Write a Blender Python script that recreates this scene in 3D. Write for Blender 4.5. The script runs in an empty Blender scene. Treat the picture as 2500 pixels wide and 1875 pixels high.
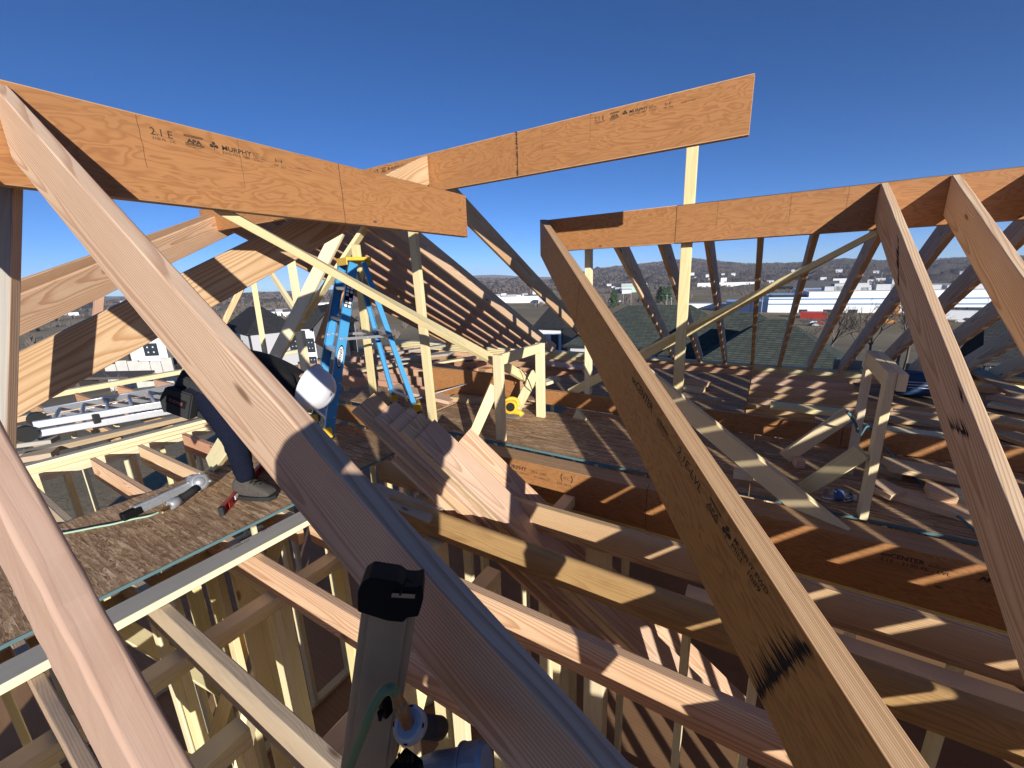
import bpy, bmesh, math, random
import numpy as np
from mathutils import Vector, Matrix, Quaternion

S = bpy.context.scene
COL = S.collection
RND = random.Random(7)

# ------------------------------------------------------------------ camera, sky, sun, exposure
# house axes: u runs along the upper ridge boards, v along the big left ridge board, z up; the lens is the origin
PIT, ROL, YAW = math.radians(14.3), math.radians(-1.85), math.radians(-31.8)
CF = Vector((math.sin(YAW)*math.cos(PIT), math.cos(YAW)*math.cos(PIT), -math.sin(PIT)))
_r0 = Vector((math.cos(YAW), -math.sin(YAW), 0)); _u0 = _r0.cross(CF)
CR = math.cos(ROL)*_r0 + math.sin(ROL)*_u0
CU = -math.sin(ROL)*_r0 + math.cos(ROL)*_u0
cam = bpy.data.cameras.new('camera'); cam.lens = 14.4; cam.sensor_width = 36; cam.clip_start = .02; cam.clip_end = 20000
camo = bpy.data.objects.new('camera', cam); COL.objects.link(camo)
camo.matrix_world = Matrix((CR, CU, -CF)).transposed().to_4x4()
S.camera = camo

TO_SUN = Vector((1.15, -1.0, .37)).normalized()
SUN_EL = math.asin(TO_SUN.z)
W = bpy.data.worlds.new('World'); S.world = W; W.use_nodes = True
nt = W.node_tree; nt.nodes.clear()
sky = nt.nodes.new('ShaderNodeTexSky'); sky.sky_type = 'NISHITA'; sky.sun_disc = False
sky.sun_elevation = SUN_EL; sky.sun_rotation = math.atan2(TO_SUN.x, TO_SUN.y)
sky.air_density = .5; sky.dust_density = .1; sky.ozone_density = 4.0; sky.altitude = 1000
bg = nt.nodes.new('ShaderNodeBackground'); bg.inputs[1].default_value = .10
out = nt.nodes.new('ShaderNodeOutputWorld')
hsv = nt.nodes.new('ShaderNodeHueSaturation'); hsv.inputs['Saturation'].default_value = 1.11; hsv.inputs['Hue'].default_value = .504
nt.links.new(sky.outputs[0], hsv.inputs['Color']); nt.links.new(hsv.outputs[0], bg.inputs[0]); nt.links.new(bg.outputs[0], out.inputs[0])
sl = bpy.data.lights.new('sun', 'SUN'); sl.energy = 5.0; sl.angle = math.radians(.5); sl.color = (1, .965, .90)
so = bpy.data.objects.new('sun', sl); COL.objects.link(so)
so.rotation_euler = TO_SUN.to_track_quat('Z', 'Y').to_euler()
S.view_settings.view_transform = 'Standard'; S.view_settings.look = 'None'
S.view_settings.exposure = 0.5; S.view_settings.gamma = 1; S.view_settings.use_curve_mapping = False

# ------------------------------------------------------------------ survey helpers: sight lines meeting known planes
def ray(x, y):                                   # photograph pixel (2500 wide) -> sight line
    return CR*((x-1250)/1000) + CU*((937.5-y)/1000) + CF
def PL(ax, val, x, y):
    d = ray(x, y); i = 'uvz'.index(ax); return d*(val/d[i])
K = 2500/2212.
def U(u, x, y): return PL('u', u, x*K, y*K)
def V(v, x, y): return PL('v', v, x*K, y*K)
def Z(z, x, y): return PL('z', z, x*K, y*K)
def D(d, x, y): return ray(x*K, y*K)*d           # at forward distance d
def zm(ox, oy, sc):
    def f(ax, val, x, y):
        if ax == 'd': return ray(ox+x/sc, oy+y/sc)*val
        return PL(ax, val, ox+x/sc, oy+y/sc)
    return f
ZA = zm(950, 800, 4.424); ZB = zm(1400, 800, 3.687); ZC = zm(2000, 800, 3.318); Z5 = zm(750, 750, 2.552); Z6 = zm(1650, 750, 2.552)
ZLL = zm(0, 850, 3.686); ZG = zm(500, 550, 4.148); Z4 = zm(0, 650, 2.552); Z7 = zm(0, 1225, 2.552); Z8 = zm(800, 1225, 2.552); Z9 = zm(1650, 1225, 2.552)
ZP = zm(360, 950, 5.353); ZN = zm(820, 1400, 3.492); ZE = zm(530, 640, 6.381); ZD = zm(740, 600, 3.319); Z1 = zm(0, 150, 2.552)

# ------------------------------------------------------------------ object helpers
def tag(o, label=None, cat=None, group=None, kind=None):
    if label: o['label'] = label
    if cat: o['category'] = cat
    if group: o['group'] = group
    if kind: o['kind'] = kind
    return o
def link(name, me, mats=(), parent=None, mw=None):
    o = bpy.data.objects.new(name, me); COL.objects.link(o)
    for m in mats:
        if me is not None and m.name not in me.materials: me.materials.append(m)
    if parent is not None: o.parent = parent
    if mw is not None: o.matrix_local = mw
    return o
def empty(name, label, cat, mw=None, group=None):
    o = bpy.data.objects.new(name, None); COL.objects.link(o); o.empty_display_size = .1
    if mw is not None: o.matrix_world = mw if isinstance(mw, Matrix) else Matrix.Translation(mw)
    return tag(o, label, cat, group)
def bm_obj(name, bm, mats, parent=None, mw=None, smooth=False):
    me = bpy.data.meshes.new(name); bm.normal_update(); bm.to_mesh(me); bm.free()
    if smooth:
        for p in me.polygons: p.use_smooth = True
    return link(name, me, mats if isinstance(mats, (list, tuple)) else [mats], parent, mw)
def frame(o, x, zhint):
    x = Vector(x).normalized(); y = Vector(zhint).cross(x).normalized(); z = x.cross(y)
    m = Matrix((x, y, z)).transposed().to_4x4(); m.translation = Vector(o); return m
def add_box(bm, c, s, mi=0, bev=0, rot=None):
    r = bmesh.ops.create_cube(bm, size=1)
    vs = r['verts']
    for v in vs: v.co = Vector((v.co.x*s[0], v.co.y*s[1], v.co.z*s[2]))
    fs = {f for v in vs for f in v.link_faces}
    if bev:
        es = {e for v in vs for e in v.link_edges}
        rr = bmesh.ops.bevel(bm, geom=list(es)+list(vs), offset=bev, segments=2, affect='EDGES', profile=.5)
        vs = {v for f in rr['faces'] for v in f.verts} | {v for v in vs if v.is_valid}
        fs = {f for v in vs for f in v.link_faces}
    M = Matrix.Translation(Vector(c)) @ (rot.to_4x4() if rot is not None else Matrix.Identity(4))
    for v in vs: v.co = M @ v.co
    for f in fs: f.material_index = mi
def add_tube(bm, pts, r, n=8, mi=0, caps=True, smooth=True):
    pts = [Vector(p) for p in pts]; rs = r if isinstance(r, (list, tuple)) else [r]*len(pts)
    rings = []; ref = None
    for i, p in enumerate(pts):
        t = (pts[min(i+1, len(pts)-1)]-pts[max(i-1, 0)]).normalized()
        if ref is None: ref = t.orthogonal().normalized()
        ref = (ref - t*ref.dot(t)).normalized(); b = t.cross(ref)
        rings.append([bm.verts.new(p + (ref*math.cos(2*math.pi*k/n)+b*math.sin(2*math.pi*k/n))*rs[i]) for k in range(n)])
    for a, b in zip(rings, rings[1:]):
        for k in range(n):
            f = bm.faces.new((a[k], a[(k+1) % n], b[(k+1) % n], b[k])); f.material_index = mi; f.smooth = smooth
    if caps:
        f = bm.faces.new(rings[0][::-1]); f.material_index = mi
        f = bm.faces.new(rings[-1]); f.material_index = mi
def add_prism(bm, poly, axis, lo, hi, mi=0):     # 2-D outline swept along an axis
    def P(a, b, h): return {'x': (h, a, b), 'y': (a, h, b), 'z': (a, b, h)}[axis]
    A = [bm.verts.new(P(a, b, lo)) for a, b in poly]; B = [bm.verts.new(P(a, b, hi)) for a, b in poly]
    n = len(poly)
    fs = [bm.faces.new(A[::-1]), bm.faces.new(B)] + [bm.faces.new((A[i], A[(i+1) % n], B[(i+1) % n], B[i])) for i in range(n)]
    for f in fs: f.material_index = mi
    return fs

# ------------------------------------------------------------------ materials
class NT:
    def __init__(s, name):
        s.m = bpy.data.materials.new(name); s.m.use_nodes = True; s.t = s.m.node_tree
        s.b = s.t.nodes['Principled BSDF']
    def n(s, typ, inp=None, **kw):
        q = s.t.nodes.new('ShaderNode'+typ)
        for k, v in kw.items(): setattr(q, k, v)
        for k, v in (inp or {}).items():
            if hasattr(v, 'is_output') or isinstance(v, bpy.types.NodeSocket): s.t.links.new(v, q.inputs[k])
            else: q.inputs[k].default_value = v
        return q
    def math(s, op, a, b=0.0, c=0.0, clamp=False):
        q = s.n('Math', operation=op, use_clamp=clamp)
        for i, v in enumerate((a, b, c)):
            if isinstance(v, bpy.types.NodeSocket): s.t.links.new(v, q.inputs[i])
            else: q.inputs[i].default_value = v
        return q.outputs[0]
    def vmath(s, op, a, b=(0, 0, 0)):
        q = s.n('VectorMath', operation=op)
        for i, v in enumerate((a, b)):
            if isinstance(v, bpy.types.NodeSocket): s.t.links.new(v, q.inputs[i])
            else: q.inputs[i].default_value = v
        return q.outputs[0]
    def ramp(s, fac, stops):
        q = s.n('ValToRGB', {0: fac}); e = q.color_ramp.elements
        while len(e) < len(stops): e.new(.5)
        for i, (p, c) in enumerate(stops): e[i].position = p; e[i].color = (*c, 1) if len(c) == 3 else c
        return q.outputs[0]
    def mix(s, fac, a, b, mode='MIX'):
        q = s.n('Mix', data_type='RGBA', blend_type=mode)
        for k, v in ((0, fac), (6, a), (7, b)):
            if isinstance(v, bpy.types.NodeSocket): s.t.links.new(v, q.inputs[k])
            else: q.inputs[k].default_value = v if k == 0 else ((*v, 1) if len(v) == 3 else v)
        return q.outputs[2]
    def noise(s, vec, scale, detail=2, rough=.5, dist=0.0):
        return s.n('TexNoise', {'Vector': vec, 'Scale': scale, 'Detail': detail, 'Roughness': rough, 'Distortion': dist}).outputs[0]
    def done(s, col, rough=.7, bump=None, bstr=.2, bdist=.002, spec=.3, metal=0.0):
        for k, v in (('Base Color', col), ('Roughness', rough), ('Specular IOR Level', spec), ('Metallic', metal)):
            if isinstance(v, bpy.types.NodeSocket): s.t.links.new(v, s.b.inputs[k])
            else: s.b.inputs[k].default_value = (*v, 1) if isinstance(v, tuple) and len(v) == 3 else v
        if bump is not None:
            q = s.n('Bump', {'Height': bump, 'Strength': bstr, 'Distance': bdist}); s.t.links.new(q.outputs[0], s.b.inputs['Normal'])
        return s.m
def plain(name, col, rough=.6, metal=0.0, spec=.4, var=.12, sc=12.0):
    N = NT(name); tc = N.n('TexCoord').outputs['Object']
    f = N.noise(tc, sc, 4, .6)
    c = N.mix(f, tuple(max(0, x*(1-var)) for x in col), tuple(min(1, x*(1+var)) for x in col))
    return N.done(c, rough, f, .08, .001, spec, metal)

def wood(name, light, dark, ring=.0052, contrast=1.0, tilt=.03, knot=1.0, knotcol=(.13, .06, .03), var=.16, grime=.0, grey=None):
    """sawn board: growth rings about a pith beside the board, swirling round knots; x runs along the grain"""
    N = NT(name)
    tc = N.n('TexCoord').outputs['Object']; rnd = N.n('ObjectInfo').outputs['Random']
    off = N.math('MULTIPLY', rnd, 37.0)
    offv = N.n('CombineXYZ', {0: off, 1: N.math('MULTIPLY', rnd, 0.0), 2: N.math('MULTIPLY', rnd, 0.0)}).outputs[0]
    p = N.vmath('ADD', tc, offv)
    sx = N.n('SeparateXYZ', {0: p})
    lo = N.vmath('MULTIPLY', p, (.9, 5, 5))
    n1 = N.noise(lo, 1.0, 2, .5); n2 = N.noise(N.vmath('ADD', lo, (9.1, 3, 7)), 1.0, 2, .5)
    # knots: sparse stretched cells
    kp = N.vmath('MULTIPLY', p, (2.6, 9, 9))
    vo = N.n('TexVoronoi', {'Vector': kp, 'Scale': 1.0, 'Randomness': 1.0}, feature='F1'); kd = vo.outputs['Distance']
    kr = N.n('SeparateColor', {0: vo.outputs['Color']}).outputs[0]
    has = N.math('GREATER_THAN', kr, .66)
    kin = N.math('MULTIPLY', has, N.n('MapRange', {0: kd, 1: .06, 2: .13, 3: 1.0, 4: 0.0}, interpolation_type='SMOOTHSTEP').outputs[0])
    ksw = N.math('MULTIPLY', has, N.n('MapRange', {0: kd, 1: .0, 2: .5, 3: 1.0, 4: 0.0}, interpolation_type='SMOOTHSTEP').outputs[0])
    # pith position differs from board to board
    py = N.math('MULTIPLY_ADD', N.math('FRACT', N.math('MULTIPLY', rnd, 7.13)), .12, .03)
    pz = N.math('MULTIPLY_ADD', N.math('FRACT', N.math('MULTIPLY', rnd, 3.77)), .16, -.08)
    dy = N.math('ADD', N.math('ADD', sx.outputs[1], py), N.math('MULTIPLY', n1, .045))
    dz = N.math('ADD', N.math('ADD', sx.outputs[2], pz), N.math('MULTIPLY', n2, .06))
    r = N.math('SQRT', N.math('ADD', N.math('MULTIPLY', dy, dy), N.math('MULTIPLY', dz, dz)))
    r = N.math('ADD', r, N.math('MULTIPLY', sx.outputs[0], tilt*.35))
    r = N.math('ADD', r, N.math('MULTIPLY', ksw, .022))
    r = N.math('ADD', r, N.math('MULTIPLY', N.noise(N.vmath('MULTIPLY', p, (3, 60, 60)), 1.0, 2), .0022))
    saw = N.math('FRACT', N.math('DIVIDE', r, ring))
    late = N.n('MapRange', {0: saw, 1: .35, 2: .92, 3: 0.0, 4: 1.0}, interpolation_type='SMOOTHSTEP').outputs[0]
    late = N.math('MULTIPLY', late, N.n('MapRange', {0: saw, 1: .92, 2: 1.0, 3: 1.0, 4: 0.0}).outputs[0])
    fib = N.noise(N.vmath('MULTIPLY', p, (6, 260, 260)), 1.0, 3, .6)
    blot = N.noise(N.vmath('MULTIPLY', p, (1.3, 7, 7)), 1.0, 4, .6)
    c = N.mix(N.math('MULTIPLY', late, .72*contrast, clamp=True), light, dark)
    c = N.mix(N.math('MULTIPLY', N.math('SUBTRACT', fib, .38), .9, clamp=True), c, dark, 'MIX')
    c = N.mix(N.n('MapRange', {0: blot, 1: .35, 2: .72, 3: 0.0, 4: .55}).outputs[0], c, tuple(.72*a+.28*b for a, b in zip(dark, light)))
    hv = N.n('HueSaturation', {'Hue': N.math('MULTIPLY_ADD', N.math('FRACT', N.math('MULTIPLY', rnd, 11.7)), .022, .489),
                               'Saturation': N.math('MULTIPLY_ADD', N.math('FRACT', N.math('MULTIPLY', rnd, 5.9)), .28, .86),
                               'Value': N.math('MULTIPLY_ADD', N.math('FRACT', N.math('MULTIPLY', rnd, 17.3)), 2*var, 1-var), 'Fac': 1.0, 'Color': c}).outputs[0]
    c = N.mix(N.math('MULTIPLY', kin, .82*knot, clamp=True), hv, knotcol)
    if grey is not None or grime:
        g = N.noise(N.vmath('MULTIPLY', p, (2.2, 9, 9)), 1.0, 5, .65)
        c = N.mix(N.n('MapRange', {0: g, 1: .5, 2: .75, 3: 0.0, 4: grime}).outputs[0], c, grey or (.12, .1, .08))
    h = N.math('ADD', N.math('MULTIPLY', late, .6), fib)
    return N.done(c, N.n('MapRange', {0: fib, 3: .62, 4: .82}).outputs[0], h, .22, .0012, .25)

def lvl_face(name, light, dark):
    """rotary-peeled veneer: contour-like figure, small round knots, faint transverse knife checks"""
    N = NT(name); tc = N.n('TexCoord').outputs['Object']; rnd = N.n('ObjectInfo').outputs['Random']
    off = N.n('CombineXYZ', {0: N.math('MULTIPLY', rnd, 23.0), 1: 0.0, 2: 0.0}).outputs[0]
    p = N.vmath('ADD', tc, off)
    a = N.noise(N.vmath('MULTIPLY', p, (2.1, 3, 9.5)), 1.0, 3, .55, .55)
    a2 = N.noise(N.vmath('MULTIPLY', p, (6, 5, 30)), 1.0, 2, .5)
    vo = N.n('TexVoronoi', {'Vector': N.vmath('MULTIPLY', p, (4.2, 3, 7.5)), 'Scale': 1.0}, feature='F1')
    kr = N.n('SeparateColor', {0: vo.outputs['Color']}).outputs[0]
    has = N.math('GREATER_THAN', kr, .55)
    kin = N.math('MULTIPLY', has, N.n('MapRange', {0: vo.outputs['Distance'], 1: .05, 2: .085, 3: 1.0, 4: 0.0}).outputs[0])
    ksw = N.math('MULTIPLY', has, N.n('MapRange', {0: vo.outputs['Distance'], 1: 0.0, 2: .45, 3: 1.0, 4: 0.0}, interpolation_type='SMOOTHSTEP').outputs[0])
    r = N.math('ADD', N.math('ADD', N.math('MULTIPLY', a, 15.0), N.math('MULTIPLY', a2, .8)), N.math('MULTIPLY', ksw, 1.6))
    saw = N.math('FRACT', r)
    late = N.math('MULTIPLY', N.n('MapRange', {0: saw, 1: .3, 2: .88, 3: 0.0, 4: 1.0}, interpolation_type='SMOOTHSTEP').outputs[0],
                  N.n('MapRange', {0: saw, 1: .88, 2: 1.0, 3: 1.0, 4: 0.0}).outputs[0])
    fib = N.noise(N.vmath('MULTIPLY', p, (9, 40, 240)), 1.0, 3, .6)
    c = N.mix(N.math('MULTIPLY', late, .62), light, dark)
    c = N.mix(N.math('MULTIPLY', N.math('SUBTRACT', fib, .36), .8, clamp=True), c, dark)
    b = N.noise(N.vmath('MULTIPLY', p, (.8, 1, 3)), 1.0, 3)
    c = N.mix(N.n('MapRange', {0: b, 1: .4, 2: .7, 3: 0.0, 4: .4}).outputs[0], c, tuple(x*.7 for x in light))
    c = N.mix(N.math('MULTIPLY', kin, .8), c, (.09, .05, .03))
    return N.done(c, .62, N.math('ADD', fib, N.math('MULTIPLY', late, .5)), .15, .001, .3)

def lvl_edge(name, light, dark):
    """sawn edge of laminated veneer: thirteen plies across the thickness, running the length"""
    N = NT(name); tc = N.n('TexCoord').outputs['Object']
    s = N.n('SeparateXYZ', {0: tc})
    w = N.noise(N.vmath('MULTIPLY', tc, (1.4, 30, 30)), 1.0, 2)
    y = N.math('ADD', N.math('DIVIDE', s.outputs[1], .0046), N.math('MULTIPLY', w, .9))
    fl = N.math('FLOOR', y); fr = N.math('FRACT', y)
    ply = N.n('TexWhiteNoise', {'W': fl}, noise_dimensions='1D').outputs[0]
    line = N.math('GREATER_THAN', N.math('ABSOLUTE', N.math('SUBTRACT', fr, .5)), .37)
    st = N.noise(N.vmath('MULTIPLY', tc, (4, 420, 420)), 1.0, 3, .6)
    gap = N.math('GREATER_THAN', N.noise(N.vmath('MULTIPLY', tc, (10, 330, 330)), 1.0, 1), .74)
    c = N.mix(ply, light, tuple(.55*a+.45*b for a, b in zip(light, dark)))
    c = N.mix(N.math('MULTIPLY', st, .6), c, dark)
    c = N.mix(N.math('MULTIPLY', line, .75), c, dark)
    c = N.mix(N.math('MULTIPLY', gap, .75), c, (.06, .03, .015))
    return N.done(c, .75, N.math('SUBTRACT', st, N.math('MULTIPLY', line, .4)), .25, .001, .2)

def osb(name):
    N = NT(name); tc = N.n('TexCoord').outputs['Object']; cols = []; hs = []
    rnd = N.n('ObjectInfo').outputs['Random']
    p0 = N.vmath('ADD', tc, N.n('CombineXYZ', {0: N.math('MULTIPLY', rnd, 19.0), 1: rnd, 2: 0.0}).outputs[0])
    for i, ang in enumerate((-.62, -.45, -.25, -.85)):
        m = N.n('Mapping', {'Vector': p0, 'Rotation': (0, 0, ang), 'Location': (i*3.7, i*1.3, 0), 'Scale': (8, 75, 1)}).outputs[0]
        v = N.n('TexVoronoi', {'Vector': m, 'Scale': 1.0}, feature='F1', voronoi_dimensions='2D')
        cols.append(N.n('SeparateColor', {0: v.outputs['Color']}).outputs[0]); hs.append(v.outputs['Distance'])
    mx = N.math('MAXIMUM', N.math('MULTIPLY', cols[0], 1.0), N.math('MULTIPLY', cols[1], .97))
    sel = N.n('MapRange', {0: N.noise(N.vmath('MULTIPLY', p0, (22, 60, 1)), 1.0, 3, .7), 1: .45, 2: .55}).outputs[0]
    f1 = N.math('MULTIPLY_ADD', N.math('SUBTRACT', cols[2], cols[0]), sel, cols[0])
    f2 = N.math('MULTIPLY', f1, N.math('MULTIPLY_ADD', cols[3], .5, .5))
    fine = N.noise(N.vmath('MULTIPLY', p0, (30, 260, 1)), 1.0, 3, .6)
    blot = N.noise(p0, 2.6, 4, .6)
    f = N.math('ADD', N.math('MULTIPLY', f2, .75), N.math('MULTIPLY', N.math('SUBTRACT', fine, .3), .45), clamp=True)
    c = N.ramp(f, [(.0, (.13, .072, .035)), (.25, (.34, .20, .105)), (.55, (.54, .35, .195)), (.85, (.82, .62, .40))])
    c = N.mix(N.n('MapRange', {0: blot, 1: .42, 2: .7, 3: 0.0, 4: .5}).outputs[0], c, (.2, .12, .07), 'MULTIPLY') if False else N.mix(N.n('MapRange', {0: blot, 1: .4, 2: .7, 3: 0.0, 4: .45}).outputs[0], c, (.28, .175, .10))
    return N.done(c, .8, N.math('ADD', f, N.math('MULTIPLY', hs[0], .6)), .5, .003, .2)

FIR = wood('fir_lumber', (.74, .535, .34), (.40, .20, .095), ring=.0074, contrast=1.0, tilt=.055, knot=1.0)
FIRR = wood('reddish_fir_lumber', (.63, .395, .24), (.36, .165, .075), ring=.007, contrast=.9, tilt=.05)
SPF = wood('pale_spruce_lumber', (.83, .72, .44), (.66, .49, .25), ring=.0062, contrast=.5, knotcol=(.25, .13, .06), var=.1)
SPFD = wood('weathered_spruce_lumber', (.55, .42, .28), (.3, .2, .12), ring=.006, contrast=.6, grime=.6, grey=(.24, .2, .16))
GREYW = wood('grey_weathered_lumber', (.40, .36, .30), (.26, .22, .18), ring=.006, contrast=.5, grime=.7, grey=(.33, .31, .28))
STAIN = wood('stained_fir_lumber', (.56, .335, .14), (.31, .145, .05), ring=.007, contrast=.7, grime=.7, grey=(.22, .115, .045))
FIRJ = wood('rough_fir_lumber', (.62, .415, .265), (.50, .285, .16), ring=.010, contrast=.45, knot=.8, grime=.35, grey=(.42, .22, .13))
LVF = lvl_face('veneer_beam_face', (.42, .195, .072), (.255, .10, .032))
LVE = lvl_edge('veneer_beam_edge', (.66, .44, .25), (.25, .12, .05))
LVD = lvl_face('brown_veneer_beam_face', (.46, .24, .075), (.26, .115, .032))
OSB = osb('strand_board')
PLY = wood('subfloor_plywood', (.36, .20, .10), (.24, .115, .055), ring=.02, contrast=.5, knot=.4)
TEAL = plain('teal_edge_paint', (.10, .175, .18), .8)
INK = plain('black_stamp_ink', (.045, .03, .02), .8, var=.5, sc=300)
INKR = plain('red_stamp_ink', (.35, .06, .05), .8)
CHAR = plain('black_mark', (.018, .013, .012), .9, var=.5, sc=90)

# ------------------------------------------------------------------ sawn members
def section(w, d, bev, n=2):
    pts = []
    for cx, cy, a0 in ((1, 1, 0), (-1, 1, 90), (-1, -1, 180), (1, -1, 270)):
        for k in range(n+1):
            a = math.radians(a0+90*k/n)
            pts.append((cx*(w/2-bev)+bev*math.cos(a), cy*(d/2-bev)+bev*math.sin(a)))
    return pts
def member_mesh(name, L, w, d, bev=.004, cut=(0, 0), seg=1, warp=0.0, rough=0.0, seed=0):
    """box along +x from 0 to L, centred in y (thickness w) and z (depth d); cut = dx per z at each end; faces: 0 wide sides, 1 edges, 2 ends"""
    bm = bmesh.new(); pts = section(w, d, bev); n = len(pts); rg = random.Random(seed)
    rings = []
    ph = rg.random()*6
    for i in range(seg+1):
        t = i/seg; ring = []
        bow = warp*math.sin(math.pi*t+ph*.1)
        for (y, z) in pts:
            x = t*L + ((1-t)*cut[0]+t*cut[1])*z
            jy = rough*rg.uniform(-1, 1); jz = rough*rg.uniform(-1, 1)
            ring.append(bm.verts.new((x, y+jy+bow, z+jz)))
        rings.append(ring)
    for a, b in zip(rings, rings[1:]):
        for k in range(n):
            f = bm.faces.new((a[k], a[(k+1) % n], b[(k+1) % n], b[k]))
            m = Vector(((pts[k][0]+pts[(k+1) % n][0])/2/(w/2), (pts[k][1]+pts[(k+1) % n][1])/2/(d/2)))
            corner = abs(pts[k][0]-pts[(k+1) % n][0]) < bev*1.2 and abs(pts[k][1]-pts[(k+1) % n][1]) < bev*1.2
            f.material_index = 0 if (abs(m.x) > abs(m.y)) else 1
            f.smooth = corner
    f = bm.faces.new(rings[0][::-1]); f.material_index = 2
    f = bm.faces.new(rings[-1]); f.material_index = 2
    me = bpy.data.meshes.new(name); bm.normal_update(); bm.to_mesh(me); bm.free(); return me
_cache = {}
def beam(name, label, A, B, w, d, mat, cat='beam', anchor=(0, 0), roll=0.0, group=None, plumb=(0, 0), parent=None, bev=.004, ext=(0, 0), seg=1, warp=0.0, rough=0.0, share=None):
    """a straight member from A to B; anchor = which corner/edge of the section A-B is (au to the right of travel, av up)"""
    A, B = Vector(A), Vector(B); dr = (B-A).normalized()
    A = A - dr*ext[0]; B = B + dr*ext[1]; L = (B-A).length
    side = dr.cross(Vector((0, 0, 1)))
    if side.length < 1e-3: side = Vector((1, 0, 0))
    side.normalize(); up = side.cross(dr)
    if roll:
        c, s_ = math.cos(roll), math.sin(roll); side, up = c*side+s_*up, -s_*side+c*up
    o = A - side*(anchor[0]*w) - up*(anchor[1]*d)
    M = Matrix((dr, -side, up)).transposed().to_4x4(); M.translation = o
    h = Vector((dr.x, dr.y, 0)); cut = [0, 0]
    if h.length > .05:
        h.normalize(); k = -(up.dot(h))/dr.dot(h)
        cut = [k if plumb[0] else 0, k if plumb[1] else 0]
    if share is not None and share in _cache: me = _cache[share]
    else:
        me = member_mesh(name, L, w, d, bev, cut, seg, warp, rough, seed=int(abs(A.x*91+A.y*37)*100) % 9999)
        for m in (mat if isinstance(mat, (list, tuple)) else (mat, mat, mat)): me.materials.append(m)
        if share is not None: _cache[share] = me
    o_ = bpy.data.objects.new(name, me); COL.objects.link(o_)
    if parent is not None:
        o_.parent = parent; o_.matrix_local = parent.matrix_world.inverted() @ M
    else: o_.matrix_world = M
    o_['L'] = L
    if parent is None: tag(o_, label, cat, group)
    return o_
LVM = (LVF, LVE, LVE); LVMD = (LVD, LVE, LVE)

# flat print on a face, as child
def text_mesh(s, size, align='LEFT', bold=0.0):
    cu = bpy.data.curves.new('lettering', 'FONT'); cu.body = s; cu.size = size; cu.align_x = align; cu.offset = bold; cu.resolution_u = 2
    o = bpy.data.objects.new('lettering', cu); COL.objects.link(o)
    bpy.context.view_layer.update()
    me = bpy.data.meshes.new_from_object(o.evaluated_get(bpy.context.evaluated_depsgraph_get()))
    bpy.data.objects.remove(o); bpy.data.curves.remove(cu); return me
def stamp(par, items, y, flip, x0, z0, right=1, mat=None):
    """items: (kind, text, dx, dz, size, bold, shear); printed on the face at local y; right=+1 reads along +x"""
    bm = bmesh.new()
    for it in items:
        kind = it[0]
        if kind == 't':
            _, s, dx, dz, size, bold, sq = it
            me = text_mesh(s, size, bold=bold)
            for v in me.vertices: v.co = (v.co.x*sq+dx, v.co.y+dz, 0)
            bm.from_mesh(me); bpy.data.meshes.remove(me)
        elif kind == 'r':
            _, dx, dz, w, h = it
            vs = [bm.verts.new((dx+a*w, dz+b*h, 0)) for a, b in ((0, 0), (1, 0), (1, 1), (0, 1))]; bm.faces.new(vs)
        elif kind == 'c':                       # disc / ring piece
            _, dx, dz, ro, ri, a0, a1 = it
            n = 18; pr = None
            for k in range(n+1):
                a = math.radians(a0+(a1-a0)*k/n)
                q = (bm.verts.new((dx+ro*math.cos(a), dz+ro*math.sin(a), 0)), bm.verts.new((dx+ri*math.cos(a), dz+ri*math.sin(a), 0)))
                if pr: bm.faces.new((pr[0], q[0], q[1], pr[1]))
                pr = q
    sg = 1 if right > 0 else -1
    for v in bm.verts: v.co = Vector((x0+sg*v.co.x, y, z0+v.co.y))
    return bm_obj('lettering', bm, mat or INK, parent=par, mw=Matrix.Identity(4))
def clover(dx, dz, s):
    return [('c', dx, dz+.55*s, .34*s, .0, 0, 360), ('c', dx-.5*s, dz, .34*s, .0, 0, 360), ('c', dx+.5*s, dz, .34*s, .0, 0, 360),
            ('r', dx-.06*s, dz-.75*s, .12*s, .6*s), ('r', dx-.3*s, dz-.18*s, .6*s, .3*s)]
def murphy(sc=1.0, lvl=False):
    a = [('t', '2.1 E', 0, .0, .062*sc, 0, 1.0), ('t', '3100 Fb - LVL', .005*sc, -.026*sc, .022*sc, 0, 1.05),
         ('t', 'APA', .205*sc, .0, .034*sc, .0016*sc, 1.35)]
    for k in (.036, .044, -.008, -.016): a.append(('r', .19*sc, k*sc, .115*sc, .0045*sc))
    a.append(('t', 'THE ENGINEERED WOOD', .193*sc, -.028*sc, .008*sc, 0, 1.0))
    a += clover(.37*sc, .012*sc, .034*sc)
    a += [('t', 'MURPHY', .42*sc, .0, .044*sc, .0008*sc, 1.2), ('t', 'EWD-MILL 1089', .42*sc, -.026*sc, .025*sc, 0, 1.1)]
    for k, s in enumerate(('PR-L267', 'PR-E720 D-5', 'CCMC 14057-R', 'FL 10903-R3')): a.append(('t', s, .64*sc, (.022-.016*k)*sc, .013*sc, 0, 1.1))
    a += [('c', .84*sc, .01*sc, .028*sc, .023*sc, 150, 210), ('c', .84*sc, .01*sc, .028*sc, .023*sc, -30, 30), ('t', 'ICC ES', .818*sc, .003*sc, .017*sc, 0, 1), ('t', 'ESR - 2913', .80*sc, -.036*sc, .022*sc, 0, 1),
          ('t', '01/02/25 16 17:46:22', .98*sc, -.02*sc, .017*sc, 0, 1)]
    return a

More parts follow.
